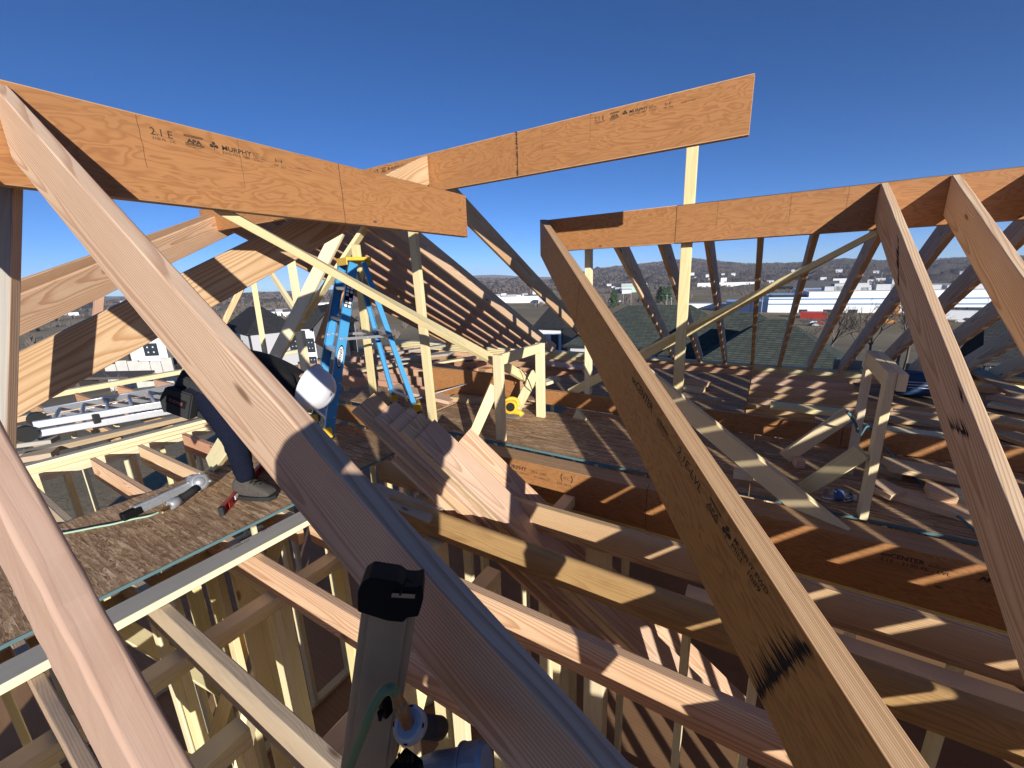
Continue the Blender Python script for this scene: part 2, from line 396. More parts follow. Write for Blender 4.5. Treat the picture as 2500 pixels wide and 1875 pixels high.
# ------------------------------------------------------------------ frame members
DK = -1.35           # top of the attic deck
JT = -1.37           # top of the joists
FL = -4.05           # floor of the storey below
def post(name, label, A, B, du, dv, mat=SPF, cat='post', group=None, ext=(0, 0), parent=None):
    A, B = Vector(A), Vector(B); x = (B-A).normalized(); A = A-x*ext[0]; B = B+x*ext[1]
    M = frame(A, x, (1, 0, 0)); L = (B-A).length
    me = member_mesh(name, L, dv, du, .003, seed=int(abs(A.x*77+A.y*13)*100)); me.materials.append(mat)
    o = bpy.data.objects.new(name, me); COL.objects.link(o)
    if parent is not None: o.parent = parent; o.matrix_local = parent.matrix_world.inverted() @ M
    else: o.matrix_world = M; tag(o, label, cat, group)
    return o
def face_hit(o, y, f, *px):
    """local point where the sight line through a photograph pixel meets the member's face at local y"""
    p = f('d', 1.0, *px); Mi = o.matrix_world.inverted(); a = Mi @ Vector((0, 0, 0)); b = Mi @ p
    t = (y-a.y)/(b.y-a.y); return a + (b-a)*t
def pix(f):
    return lambda ax, val, x, y: f(ax, val, x, y)

# big left ridge board, running away from the camera on the left
A_ = beam('ridge_beam', 'wide orange veneer ridge beam at upper left with large black lettering, ending in open air', (-1.9925, -1.5, .4655), (-1.9925, 2.615, .4655), .045, .293, LVM, 'ridge beam')
zs = zm(340, 280, 4.254)
a, b = face_hit(A_, -.0225, zs, 115, 205), face_hit(A_, -.0225, zs, 1150, 425)
stamp(A_, murphy((b.x-a.x)/.617), -.0233, 0, a.x, (a.z+b.z)/2)
def crack(par, y, xs, zlo, zhi, w=.0016, mat=CHAR, name='veneer_seam'):
    bm = bmesh.new()
    for i, x in enumerate(xs):
        n = 7; pv = None; rg = random.Random(i+int(x*100))
        for k in range(n+1):
            zz = zlo+(zhi-zlo)*k/n; xx = x+rg.uniform(-.002, .002)
            q = (bm.verts.new((xx-w/2, y, zz)), bm.verts.new((xx+w/2, y, zz)))
            if pv: bm.faces.new((pv[0], pv[1], q[1], q[0]))
            pv = q
    return bm_obj(name, bm, mat, parent=par)
s1 = face_hit(A_, -.0225, Z1, 2115, 700)
crack(A_, -.0229, [s1.x], -.146, .146, .003)
s2 = face_hit(A_, -.0225, Z1, 860, 400); s3 = face_hit(A_, -.0225, Z1, 1490, 560)
crack(A_, -.0229, [s2.x], -.03, .14, .0012); crack(A_, -.0229, [s3.x], -.04, .14, .001)

# upper ridge board
B_ = beam('ridge_beam', 'highest veneer ridge beam, its free end cut square against the sky', (-4.6, 2.7025, .828), (-.17, 2.7025, .828), .045, .277, LVM, 'ridge beam')
zb = zm(1400, 200, 4.809)
a, b = face_hit(B_, -.0225, zb, 245, 462), face_hit(B_, -.0225, zb, 862, 325)
stamp(B_, murphy((b.x-a.x)/.617), -.0233, 0, a.x, (a.z+b.z)/2)
z2 = zm(700, 150, 2.552)
a, b = face_hit(B_, -.0225, z2, 540, 692), face_hit(B_, -.0225, z2, 705, 664)
stamp(B_, murphy((b.x-a.x)/.617), -.0233, 0, a.x, (a.z+b.z)/2)
def slashes(par, y, x0, z0, z1, n, amp, seed=1, slant=0.0):
    """rough dark band across a face: overlapping little splinter shapes"""
    bm = bmesh.new(); rg = random.Random(seed)
    for k in range(n):
        zc = z0+(z1-z0)*(k+rg.random())/n; h = abs(z1-z0)/n*rg.uniform(.8, 2.2); a1 = amp*rg.uniform(.15, 1)**1.3; a2 = amp*rg.uniform(.05, .35)
        xc = x0+slant*(zc-z0)/(z1-z0); yy = y-.00002*(k % 7)
        vs = [bm.verts.new((xc-a1, yy, zc)), bm.verts.new((xc, yy, zc-h/2)), bm.verts.new((xc+a2, yy, zc+rg.uniform(-.3, .3)*h)), bm.verts.new((xc, yy, zc+h/2))]
        bm.faces.new(vs)
    return bm_obj('black_mark', bm, CHAR, parent=par)
sx = face_hit(B_, -.0225, z2, 1437, 580)
slashes(B_, -.0230, sx.x, -.135, .135, 60, .022, 4)
crack(B_, -.0229, [face_hit(B_, -.0225, z2, x, 560).x for x in (1333, 1592, 1890)], -.02, .135, .001)
B0 = face_hit(B_, -.0225, z2, 905, 650)

# right ridge, two lengths butted behind the tall post
C1 = beam('ridge_beam', 'short left length of right hand ridge beam, mostly in dark shade', (-1.80, 3.5225, .368), (-.653, 3.5225, .368), .045, .274, LVM, 'ridge beam')
C2 = beam('ridge_beam', 'long right length of right hand ridge beam carrying paired rafters', (-.651, 3.5215, .366), (7.6, 3.5215, .366), .051, .274, LVM, 'ridge beam')
crack(C2, -.0262, [.28, .72, 1.02], -.05, .135, .001)

ordn = ['first', 'second', 'third', 'fourth', 'fifth', 'sixth', 'seventh', 'eighth', 'ninth', 'tenth', 'eleventh', 'twelfth']
def ordw(n):
    if n < 12: return ordn[n]
    t = ['thirteenth', 'fourteenth', 'fifteenth', 'sixteenth', 'seventeenth', 'eighteenth', 'nineteenth']
    if n < 19: return t[n-12]
    k = n+1; a = {2: 'twent', 3: 'thirt', 4: 'fort'}[k//10]
    return a+'ieth' if k % 10 == 0 else a+'y '+ordn[k % 10-1]
# the slanting valley beam in the right foreground
p0, p1 = Vector((-1.785, 3.5, .357)), Vector((.319, .653, -.949))
V_ = beam('valley_beam', 'long slanting laminated beam across the right foreground, lettered onCENTER', p0, p1, .060, .29, LVMD, 'valley beam', plumb=(1, 0), ext=(0, .35), bev=.002)
zd = zm(1500, 900, 2.764)
def vstamp(items, f, p_start, p_end, unit):
    a, b = face_hit(V_, -.03, f, *p_start), face_hit(V_, -.03, f, *p_end); sc = (b.x-a.x)/unit
    its = []
    for it in items:
        it = list(it)
        if it[0] == 't': it[2] *= sc; it[3] *= sc; it[4] *= sc; it[5] *= sc
        elif it[0] == 'r': it[1:] = [q*sc for q in it[1:]]
        else: it[1:5] = [q*sc for q in it[1:5]]
        its.append(tuple(it))
    ang = math.atan2(b.z-a.z, b.x-a.x)
    o = stamp(V_, its, -.0308, 0, 0, 0)
    o.matrix_local = Matrix.Translation((a.x, 0, a.z)) @ Matrix.Rotation(-ang, 4, 'Y')
vstamp([('t', 'onCENTER', 0, 0, .16, .003, 1.0), ('t', 'by BlueLinx', .92, .02, .07, .002, 1.0), ('t', 'www.bluelinx.com', .92, -.05, .045, .0, 1.0), ('r', .90, -.005, .62, .006)], zd, (118, 80), (262, 310), .80)
vstamp([('t', '2.1E-LVL', 0, 0, .26, .002, 1.1), ('t', '3100 Fb', .0, -.10, .09, .0, 1.0)], zd, (425, 560), (600, 885), 1.16)
a_ = [('t', 'APA', .03, .0, .16, .0, 1.25)]
for k in (.15, .185, -.03, -.065): a_.append(('r', 0, k, .42, .016))
vstamp(a_, zd, (625, 905), (700, 1040), .42)
vstamp(clover(.13, .0, .2), zd, (735, 1080), (790, 1150), .3)
vstamp([('t', 'MURPHY EWD', 0, .02, .14, .001, 1.0), ('t', 'MILL  1089', 0, -.13, .16, .0, 1.1)], zd, (800, 1165), (1040, 1560), .96)
z9a, z9b = face_hit(V_, -.03, Z9, 515, 1195), face_hit(V_, -.03, Z9, 820, 890)
o = slashes(V_, -.0306, z9a.x, z9a.z, z9b.z, 62, .075, 9, slant=z9b.x-z9a.x)
za_, zb_ = face_hit(V_, -.03, ZA, 10, 10), 0
crack(V_, -.0305, [face_hit(V_, -.03, zm(1150, 620, 6.32), 1640, 800).x], -.14, .13, .006)

# near rafters off the right ridge, two in view and more to the right
ear = ['smudged fir rafter slanting down the right side, black scuffs along it', 'clean fir rafter at the upper right corner, second from the ridge end']
dE = Vector((.1, -1.924, -1.121))
for i, u in enumerate([.535, .843]+[1.17+.33*k for k in range(18)]):
    P0 = Vector((u, 3.49, .388)); lab = ear[i] if i < 2 else '%s fir rafter along the right ridge, beyond the right edge of the picture' % ordw(i)
    o = beam('rafter', lab, P0, P0+dE*1.5, .038, .187, FIR, 'rafter', plumb=(1, 0), group='near rafters of the right hand ridge', seg=24, rough=.0004)
    if i == 0:
        for (px, n_, am) in (((1480, 830), 16, .10), ((1440, 900), 8, .05)):
            pass
        h = face_hit(o, -.019, Z6, 1800, 560); slashes(o, -.0195, h.x, h.z-.02, .085, 26, .09, 3, slant=-.03)
        h = face_hit(o, -.019, Z6, 1740, 700); slashes(o, -.0195, h.x, h.z-.035, h.z+.04, 18, .09, 5, slant=.10)
        h = face_hit(o, -.019, Z3 if False else Z6, 1480, 30); slashes(o, -.0195, h.x-.3, -.06, .06, 16, .09, 8, slant=-.22)
# far rafters of the right ridge
FU = (-1.17, -.80, -.45, -.09, .245, .6, .95, 1.3, 1.65, 2.0, 2.35, 2.7)
for i, u in enumerate(FU):
    beam('rafter', 'backlit far rafter of the right hand ridge, %s counting from the valley beam' % ordn[i], (u, 3.545, .40), (u, 7.02, -1.335), .038, .187, FIR, 'rafter', plumb=(1, 0), group='far rafters of the right hand ridge')
# rafters of the upper ridge: two on the near side, a fan on the far side
beam('rafter', 'broad near rafter rising from lower left to the upper ridge, half in shadow', (-2.371, 2.661, .846), (-2.401, .3, -.331), .038, .19, FIR, 'rafter', plumb=(1, 0), ext=(0, .75), seg=24, rough=.0004)
H0, H1 = Vector((-4.446, 2.203, .628)), Vector((-3.467, .312, -.212))
beam('rafter', 'knotty sunlit rafter above and behind the broad near rafter', (-6.0, 2.97, .848), (-4.68, .42, -.286), .045, .252, FIR, 'rafter', ext=(.3, .7), seg=20, rough=.0004)
beam('rafter', 'orange topped rafter right behind the knotty sunlit rafter', (-6.12, 3.0, .90), (-4.80, .45, -.17), .05, .25, FIRR, 'rafter', ext=(.3, .7))
for i, u in enumerate((-2.42, -3.35, -3.66, -3.97, -4.28, -4.59, -4.90, -5.21, -5.52, -5.83)):
    lab = 'single dark rafter standing apart behind the left ridge end' if i == 0 else 'shaded far rafter of the upper ridge, %s from the right in the slatted fan' % ordn[i-1]
    beam('rafter', lab, (u, 2.725, .86), (u, 6.98, -1.31), .038, .187, FIRR if i else FIR, 'rafter', plumb=(1, 0), group='fan of far rafters under the upper ridge')
beam('ridge_beam', 'hidden left length of the upper ridge behind the fan of rafters', (-6.2, 2.7025, .828), (-4.605, 2.7025, .828), .045, .277, LVM, 'ridge beam')

# foreground rafters off the left ridge
beam('rafter', 'huge foreground fir rafter crossing the picture from upper left to bottom centre', (-1.95, .401, .487), (-.405, .386, -.503), .038, .170, FIR, 'rafter', plumb=(1, 0), ext=(.012, .42), bev=.004, seg=60, rough=.0003)
beam('rafter', 'thick reddish rough rafter in the lower left corner, very near', (-1.91, .059, .456), (-.446, .077, -.734), .040, .27, FIRJ, 'rafter', plumb=(1, 0), ext=(0, .3), bev=.006, seg=70, rough=.0008)
# posts
beam('post', 'leaning brace post under the left ridge at the picture edge, grey face and brown face', D(1.30, 6, 395), D(1.38, -8, 1020), .036, .085, (GREYW, FIR, FIR), 'post', roll=math.radians(-38), ext=(.0, .05))
post('post', 'pale post under the overlapping ridge ends, casting shadow low down', Z(DK, 936, 917), V(2.77, 886, 440), .089, .038)
post('post', 'tall pale post rising behind the right ridge up to the upper ridge', V(3.60, 1467, 800), V(3.60, 1496, 322), .08, .038, ext=(.35, .12))
post('post', 'short pale post at centre standing on the flat header', V(3.93, 1271, 850), V(3.93, 1272, 545), .060, .07, ext=(0, .12))
# long braces
def twisted(name, label, A, B, w, d, r0, r1, mat, seg=30):
    A, B = Vector(A), Vector(B); dr = (B-A).normalized(); L = (B-A).length
    side = dr.cross(Vector((0, 0, 1))).normalized(); up = side.cross(dr)
    bm = bmesh.new(); pts = section(w, d, .003); n = len(pts); pr = None
    for i in range(seg+1):
        t = i/seg; a = r0+(r1-r0)*(3*t*t-2*t**3); c, s_ = math.cos(a), math.sin(a)
        ring = [bm.verts.new((t*L, y*c-z*s_, y*s_+z*c)) for y, z in pts]
        if pr:
            for k in range(n): bm.faces.new((pr[k], pr[(k+1) % n], ring[(k+1) % n], ring[k]))
        else: bm.faces.new(ring[::-1])
        pr = ring
    bm.faces.new(pr)
    M = Matrix((dr, -side, up)).transposed().to_4x4(); M.translation = A
    o = bm_obj(name, bm, mat); o.matrix_world = M; return tag(o, label, 'brace')
twisted('brace', 'pale diagonal brace from under the left ridge down to the small trestle', U(-2.06, 470, 450), V(3.72, 1153, 826), .038, .089, math.radians(-68), math.radians(-10), SPF)
twisted('brace', 'twisted pale brace rising to the right ridge behind the tall post', V(3.95, 1232, 848), V(3.60, 1892, 503), .038, .089, .0, 1.55, SPF)
beam('plank', 'wide leaning plank with bright edge behind the slanting laminated beam', (.244, 2.725, -1.301), (-.798, 3.251, -.748), .039, .137, SPF, 'plank', ext=(.33, .12))

# ------------------------------------------------------------------ deck framing
def joist(label, v, u0, u1, mat=FIR, w=.038, d=.184, top=JT, bev=.004, name='joist', group='joists along the floor'):
    return beam(name, label, (u0, v, top-d/2), (u1, v, top-d/2), w, d, mat, 'joist', group=group, bev=bev, seg=16 if bev > .006 else 1, rough=.0012 if bev > .006 else 0)
joist('reddish joist behind the plank stack, sun patches on its face', 2.03, -2.55, 3.2, FIR)
joist('stained round edged joist crossing in front of the plank stack', 1.655, -2.0, 3.2, STAIN, bev=.016, w=.045)
joist('pink joist passing just behind the nail gun top', 1.255, -2.28, 3.2, FIR)
joist('fir joist with shadow stripes running under the left floor plate', .88, -4.8, 3.0, FIR)
joist('weathered joist in the lower left with long cathedral grain', .478, -4.8, 2.6, SPFD)
joist('joist disappearing under the near reddish rafter at lower left', .09, -4.8, 2.0, SPFD)
joist('joist behind the worker\'s boots, rough sawn end', 1.2, -4.8, -2.32, FIR)
joist('orange ended joist beside the worker, left of his knee', 1.535, -4.78, -2.6, FIRR)
joist('joist below the photographer, out of the picture', -.32, -4.8, 2.0, FIR)
joist('joist hidden under the second strand board', 2.2, -4.8, -2.6, FIR)
M_ = beam('floor_beam', 'thick orange veneer floor beam stamped MURPHY along the open floor edge', (-2.45, 2.615, JT-.15), (-.55, 2.615, JT-.15), .17, .30, LVM, 'floor beam', bev=.002)
a = face_hit(M_, -.085, Z5, 1215, 985); b = face_hit(M_, -.085, Z5, 1345, 1005)
sc_ = (b.x-a.x)/.2
stamp(M_, clover(.0, .012*sc_, .034*sc_) + [('t', 'MURPHY', .045*sc_, 0, .044*sc_, .001*sc_, 1.2), ('t', 'MILL 1089', .29*sc_, .0, .03*sc_, 0, 1.1), ('t', 'CCMC 14057-R', .10*sc_, -.035*sc_, .024*sc_, 0, 1.1), ('t', 'FL 10903-R3', .32*sc_, -.04*sc_, .024*sc_, 0, 1.1), ('c', .60*sc_, .02*sc_, .05*sc_, .042*sc_, 140, 220), ('c', .60*sc_, .02*sc_, .05*sc_, .042*sc_, -40, 40), ('t', 'ICC', .575*sc_, .008*sc_, .03*sc_, 0, 1), ('t', 'ESR-2913', .52*sc_, -.045*sc_, .03*sc_, 0, 1)], -.0858, 0, a.x-.02, a.z)
N_ = beam('floor_beam', 'thick orange veneer floor beam stamped onCENTER, striped by sun at right', (-.546, 2.62, JT-.15), (3.2, 2.62, JT-.15), .176, .31, LVM, 'floor beam', bev=.002)
a = face_hit(N_, -.088, Z9, 1275, 330); b = face_hit(N_, -.088, Z9, 1550, 385)
sc_ = (b.x-a.x)/.75
stamp(N_, [('t', 'onCENTER', 0, 0, .15*sc_, .004*sc_, 1.05), ('t', '2.1E - 3100 Fb - LVL', 0, -.13*sc_, .12*sc_, .001*sc_, 1.2), ('t', 'by BlueLinx', .82*sc_, .02*sc_, .07*sc_, 0, 1.2), ('r', .8*sc_, 0, .5*sc_, .008*sc_), ('t', 'APA', 1.62*sc_, -.02*sc_, .12*sc_, .008*sc_, 1.4), ('r', 1.55*sc_, .11*sc_, .5*sc_, .012*sc_), ('r', 1.55*sc_, -.05*sc_, .5*sc_, .012*sc_)], -.0888, 0, a.x, a.z)
# plates on the left
o = beam('floor_plate', 'flat grey weathered plate along the open floor edge at lower left', (-2.235, -1.2, -1.348), (-2.235, 1.36, -1.348), .135, .04, (SPF, GREYW, SPF), 'plate')
a = Z(-1.328, (400+420/2.6545)*.8848, (1250+240/2.6545)*.8848)
def plate_stamp(par, mi, p, s, mat):
    bm = bmesh.new(); me = text_mesh(s, .022)
    bm.from_mesh(me); bpy.data.meshes.remove(me)
    l = par.matrix_world.inverted() @ p
    for v in bm.verts: v.co = Vector((l.x+v.co.x, l.y+v.co.y, .0206))
    return bm_obj('lettering', bm, mat, parent=par)
plate_stamp(o, 0, a, '02-118\nS-GRN HT', INK)
plate_stamp(o, 0, Z(-1.328, (400+640/2.6545)*.8848, (1250+130/2.6545)*.8848), 'SPF 2', INKR)
t = empty('double_top_plate', 'doubled yellow wall plate left of the worker, joists butting into it', 'plate', Matrix.Translation((-4.98, .0, -1.37)))
for k in (0, 1):
    beam('plate', None, (-4.985, -.6, -1.389+.0395*k), (-4.985, 2.6+.4*k, -1.389+.0395*k), .089, .038, (SPF, GREYW if k else SPF, SPF), parent=t)
beam('floor_plate', 'long grey plate under the aluminium ladder', (-5.55, -.6, -1.36), (-5.3, 2.7, -1.36), .14, .05, (SPFD, GREYW, SPFD), 'plate')
beam('floor_plate', 'thin plate behind the aluminium ladder, joist blocks beyond it', (-7.05, -.4, -1.36), (-7.3, 3.6, -1.36), .1, .06, (FIR, GREYW, FIR), 'plate')
beam('floor_plate', 'farthest yellow plate at left below the white houses', (-8.3, .2, -1.352), (-8.55, 5.0, -1.352), .12, .07, SPF, 'plate')
for i, v in enumerate((.65, 1.1, 1.55, 2.0, 2.45, 2.9, 3.35, 3.8)):
    joist('short orange joist between the two far left plates, %s from the left' % ordn[i], v, -8.26, -7.12, FIRR, d=.14, name='joist', group='short joists between the far left plates')
for i, v in enumerate((.35, .8, 1.25, 1.7)):
    joist('short joist end under the aluminium ladder, %s from the left' % ordn[i], v, -7.0, -5.6, FIR, d=.14, top=-1.41, group='joists under the aluminium ladder')

# strand board sheets
def sheet(label, u0, u1, v0, v1, z=DK, th=.018, edge=''):
    bm = bmesh.new(); add_box(bm, (0, 0, 0), (u1-u0, v1-v0, th))
    o = bm_obj('strand_board', bm, OSB, mw=Matrix.Translation(((u0+u1)/2, (v0+v1)/2, z-th/2)))
    tag(o, label, 'strand board', 'strand board sheets of the deck')
    bm = bmesh.new(); e = .006; hx, hy = (u1-u0)/2, (v1-v0)/2
    if 'r' in edge: add_box(bm, (hx+e/2, 0, .001), (e, 2*hy, th))
    if 'l' in edge: add_box(bm, (-hx-e/2, 0, .001), (e, 2*hy, th))
    if 'f' in edge: add_box(bm, (0, -hy-e/2, .001), (2*hx, e, th))
    if edge: bm_obj('painted_edge', bm, TEAL, parent=o)
    return o
sheet('brown strand board under the worker\'s boots and the lying nail gun', -3.52, -2.47, -1.2, 1.345, edge='r')
sheet('strand board under the front feet of the blue stepladder', -3.56, -2.50, 1.353, 2.42, edge='r')
sheet('strand board behind the plank stack left of the floor joint', -2.9, -1.706, 2.735, 3.66, edge='f')
sheet('sunny strand board right of the small trestle', -1.702, .026, 2.735, 3.86, edge='f')
sheet('shadow striped strand board under the right hand trestle', .03, 1.62, 2.735, 3.86, edge='f')
sheet('strand board at the right picture edge under loose planks', 1.63, 3.4, 2.735, 3.86, edge='f')
sheet('strand board behind the header, left part', -2.3, -1.2, 3.95, 6.2)
sheet('dark striped strand board ending at the open joists', -1.19, -.08, 3.95, 6.2)
sheet('strand board in front of the blue box at right', .5, 3.4, 3.95, 4.72)
sheet('strand board under the blue box', 1.0, 3.4, 5.45, 6.3)
sheet('strand board far left behind the ladder', -4.6, -2.95, 3.0, 3.66)
for i, v in enumerate((4.83, 5.1, 5.4, 5.78, 6.2, 6.55)):
    joist('open joist beside the striped strand board, %s from the front' % ordn[i], v, -.07, 2.6, FIR, top=DK, group='open joists in front of the far right wall')
for i, v in enumerate((3.95, 4.35, 4.75, 5.15, 5.55, 5.95, 6.35)):
    joist('floor joist under the fan of rafters, %s from the front' % ordn[i], v, -7.4, -2.32, FIRR, group='floor joists under the fan of rafters')
for i, v in enumerate((6.48, 6.68)):
    joist('joist along the far wall behind the striped strand board, %s from the front' % ordn[i], v, -2.6, -.08, FIRR, top=-1.33, group='joists along the far wall')
# headers lying on the deck
beam('header', 'flat topped veneer header across the deck behind the small trestle, right part', (-2.02, 3.905, -1.268), (.6, 3.905, -1.268), .045, .163, LVM, 'header', bev=.002)
beam('header', 'veneer header across the deck behind the right hand trestle', (.61, 3.905, -1.268), (3.4, 3.905, -1.268), .045, .163, LVM, 'header', bev=.002)
beam('header', 'taller orange veneer header behind the stepladder with slanted end', (-3.5, 3.69, -1.18), (-2.2, 3.69, -1.18), .045, .34, LVM, 'header', bev=.002)
beam('header', 'veneer header beside the stepladder front feet in shade', (-4.2, 2.50, -1.265), (-2.62, 2.50, -1.265), .045, .17, LVM, 'header', bev=.002)
# far wall plates
t = empty('far_top_plate', 'pale double plate on the far wall under all rafter feet', 'plate', Matrix.Translation((-2, 7.0, -1.37)))
for k in (0, 1):
    beam('plate', None, (-7.6, 6.95, -1.389+.0395*k), (3.6, 6.95, -1.389+.0395*k), .14, .038, SPF, parent=t)
for i, u in enumerate([-6.9+.37*k for k in range(28)]):
    if .55 < u < 3: beam('plate_block', 'short grey block between rafter feet on the far wall, %s from the left' % ordn[i-21], (u, 7.02, -1.27), (u+.3, 7.02, -1.27), .038, .14, GREYW, 'block', group='blocks between the rafter feet')
# walls of the storey below: plates and studs
def stud_wall(label, u0, v0, u1, v1, top, skip=(), sp=.4, mat=SPF, base=FL):
    t = empty('stud_wall', label, 'wall', Matrix.Translation((u0, v0, base)), 'stud walls of the storey below')
    d = Vector((u1-u0, v1-v0, 0)); L = d.length; d.normalize()
    for k in (0, 1):
        beam('top_plate', None, Vector((u0, v0, top-.019-.0385*k)), Vector((u1, v1, top-.019-.0385*k)), .089, .038, mat, parent=t)
    beam('bottom_plate', None, Vector((u0, v0, base+.019)), Vector((u1, v1, base+.019)), .089, .038, mat, parent=t)
    h = top-.077-base-.038; n = int(L/sp); key = ('stud', round(h, 3), mat.name)
    xd = (1, 0, 0) if abs(d.x) < .5 else (0, 1, 0)
    for i in range(n+1):
        if i in skip: continue
        p = Vector((u0, v0, 0))+d*(.02+(L-.04)*i/n)
        A = Vector((p.x, p.y, base+.038)); M = frame(A, (0, 0, 1), xd)
        if key not in _cache:
            me = member_mesh('stud', h, .038, .089, .003); me.materials.append(mat); _cache[key] = me
        o = bpy.data.objects.new('stud', _cache[key]); COL.objects.link(o); o.parent = t; o.matrix_local = t.matrix_world.inverted() @ M
    return t
stud_wall('lower stud wall crossing under the joists at bottom left', -2.06, -1.2, -2.06, 2.5, -1.56)
stud_wall('lower stud wall under the left edge of the deck', -3.45, -1.2, -3.45, 2.45, -1.56)
stud_wall('outer stud wall below the doubled yellow plate, dry grass behind', -4.98, -.6, -4.98, 2.5, -1.41, mat=SPF)
stud_wall('lower stud wall under the stamped floor beam', -2.0, 2.615, 3.2, 2.615, -1.68, skip=(4, 5))
stud_wall('lower stud wall under the pink joist at bottom right', -.2, 1.95, 3.0, 1.95, -1.56, sp=.3, skip=(2, 3))
stud_wall('lower stud wall at the bottom middle behind the nail gun', -1.15, .2, -1.15, 1.6, -1.56, sp=.28)
stud_wall('short lower stud wall below the left joists, crossing the floor', -3.4, .92, -2.1, .92, -1.56, sp=.33)
stud_wall('lower stud wall at bottom left under the near reddish rafter', -1.5, -1.1, -1.5, .45, -1.56, sp=.33)
stud_wall('lower stud wall in deep shade below the plank stack', -1.1, 2.1, -1.1, 2.6, -1.56, sp=.16)
stud_wall('lower partition parallel to the bottom left wall', -2.75, -1.1, -2.75, .9, -1.56, sp=.33)
stud_wall('lower stud wall at bottom right in deep shade', .1, .7, 2.6, .7, -1.56, sp=.33)
stud_wall('far lower stud wall seen between the joists at left', -7.1, -.4, -7.1, 3.6, -1.56)
stud_wall('far lower stud wall under the fan of rafters', -7.4, 4.4, -2.4, 4.4, -1.56)
stud_wall('outer stud wall under the far plate', -7.6, 6.95, 3.6, 6.95, -1.41, sp=.45)
for i, (a, b) in enumerate((((-2.9, .35, -1.6), (-3.3, 1.3, -3.9)), ((-2.6, 1.2, -1.6), (-3.1, .5, -3.6)), ((-1.5, .5, -2.6), (-1.9, 1.5, -4.0)), ((-1.55, 1.45, -2.2), (-1.75, 1.0, -3.6)), ((-.6, .85, -1.9), (-.95, 1.3, -3.4)), ((-2.35, .2, -1.9), (-2.6, .75, -3.3)), ((-2.0, .65, -2.0), (-1.7, .15, -3.0)), ((-1.35, 1.1, -1.7), (-1.05, .7, -3.5)), ((-2.5, -.1, -2.3), (-2.0, .3, -3.2)))):
    beam('brace', 'loose diagonal brace in the storey below, %s from the left' % ordn[i], a, b, .038, .089, SPF, 'brace', group='braces in the storey below')
for i, (u, v) in enumerate(((-2.62, 1.02), (-1.62, 1.62), (-.75, 2.2))):
    post('post', 'built up post in the storey below, %s from the left' % ordn[i], (u, v, FL), (u, v, -1.56), .14, .115, SPF, group='built up posts below')
def sheathing(label, u0, v0, u1, v1, gaps):
    t = empty('sheathed_wall', label, 'wall', Matrix.Translation((u0, v0, FL)), 'outer walls of the storey below')
    d = Vector((u1-u0, v1-v0, 0)); L = d.length; d.normalize(); n = int(L/1.22)
    for i in range(n):
        if i in gaps: continue
        c = Vector((u0, v0, (FL-1.45)/2))+d*(L*(i+.5)/n); bm = bmesh.new(); add_box(bm, (0, 0, 0), (L/n-.004, .011, -1.45-FL))
        bm_obj('panel', bm, OSB, parent=t, mw=t.matrix_world.inverted() @ frame(c, d, (0, 0, 1)))
sheathing('strand board outer wall of the storey below on the right', 3.45, -3.4, 3.45, 7.0, (2, 5))
sheathing('strand board outer wall of the storey below, behind the view', -7.4, -3.4, 3.4, -3.4, (1, 3, 6))
sheathing('strand board outer wall of the storey below at the back', -2.2, 7.05, 3.4, 7.05, ())
bm = bmesh.new(); add_box(bm, (-1.8, 1.8, FL-.012), (11.6, 11.0, .024))
tag(bm_obj('floor', bm, PLY), kind='structure')
for i, (u, v, a, L) in enumerate(((-1.3, .9, .5, .9), (-1.7, .3, -.3, .7), (-.7, 1.1, 1.2, .8), (-2.8, .5, .2, .6), (-2.9, 1.6, 1.0, .9), (-3.0, .1, .8, .5), (.6, 1.5, .3, .9), (-.2, .9, .9, .6))):
    beam('plank', 'scrap plank lying on the floor below, %s of the scattered scraps' % ordn[i], (u, v, FL+.02), (u+L*math.cos(a), v+L*math.sin(a), FL+.02), .14, .036, SPF, 'plank', group='scrap planks on the floor below')

# ------------------------------------------------------------------ more materials
BLUE = plain('blue_fibreglass', (.055, .27, .50), .45, var=.08, sc=30)
YEL = plain('yellow_plastic', (.75, .45, .04), .45, var=.1)
ALU = plain('brushed_aluminium', (.62, .63, .65), .35, .75, var=.1, sc=40)
STEEL = plain('scuffed_cast_metal', (.34, .345, .36), .45, .4, var=.3, sc=60)
MAGN = plain('dull_magazine_metal', (.34, .235, .14), .4, .1, var=.15, sc=25)
BLK = plain('black_plastic', (.006, .006, .006), .6, var=.3, spec=.15)
RUB = plain('black_rubber', (.02, .02, .02), .8, var=.3)
WHT = plain('white_shell_plastic', (.60, .60, .63), .35, var=.04)
CLOTH = plain('black_cotton', (.008, .008, .009), .95, var=.4, sc=40)
JEAN = plain('navy_work_cloth', (.008, .010, .021), .95, var=.5, sc=60, spec=.08)
BOOT = plain('dusty_boot_leather', (.07, .06, .05), .85, var=.45, sc=50)
SKIN = plain('skin', (.45, .25, .17), .6)
RED = plain('red_painted_metal', (.33, .025, .02), .4, var=.2)
BRASS = plain('brass', (.33, .18, .07), .45, .5, var=.3, sc=90)
HOSEG = plain('pale_green_hose', (.33, .46, .33), .5)
HOSED = plain('green_hose', (.13, .19, .085), .6)
HOSEB = plain('blue_grey_hose', (.06, .16, .20), .5)
BOXB = plain('blue_paper_wrap', (.02, .06, .15), .7)
LABW = plain('white_label', (.7, .7, .7), .6)

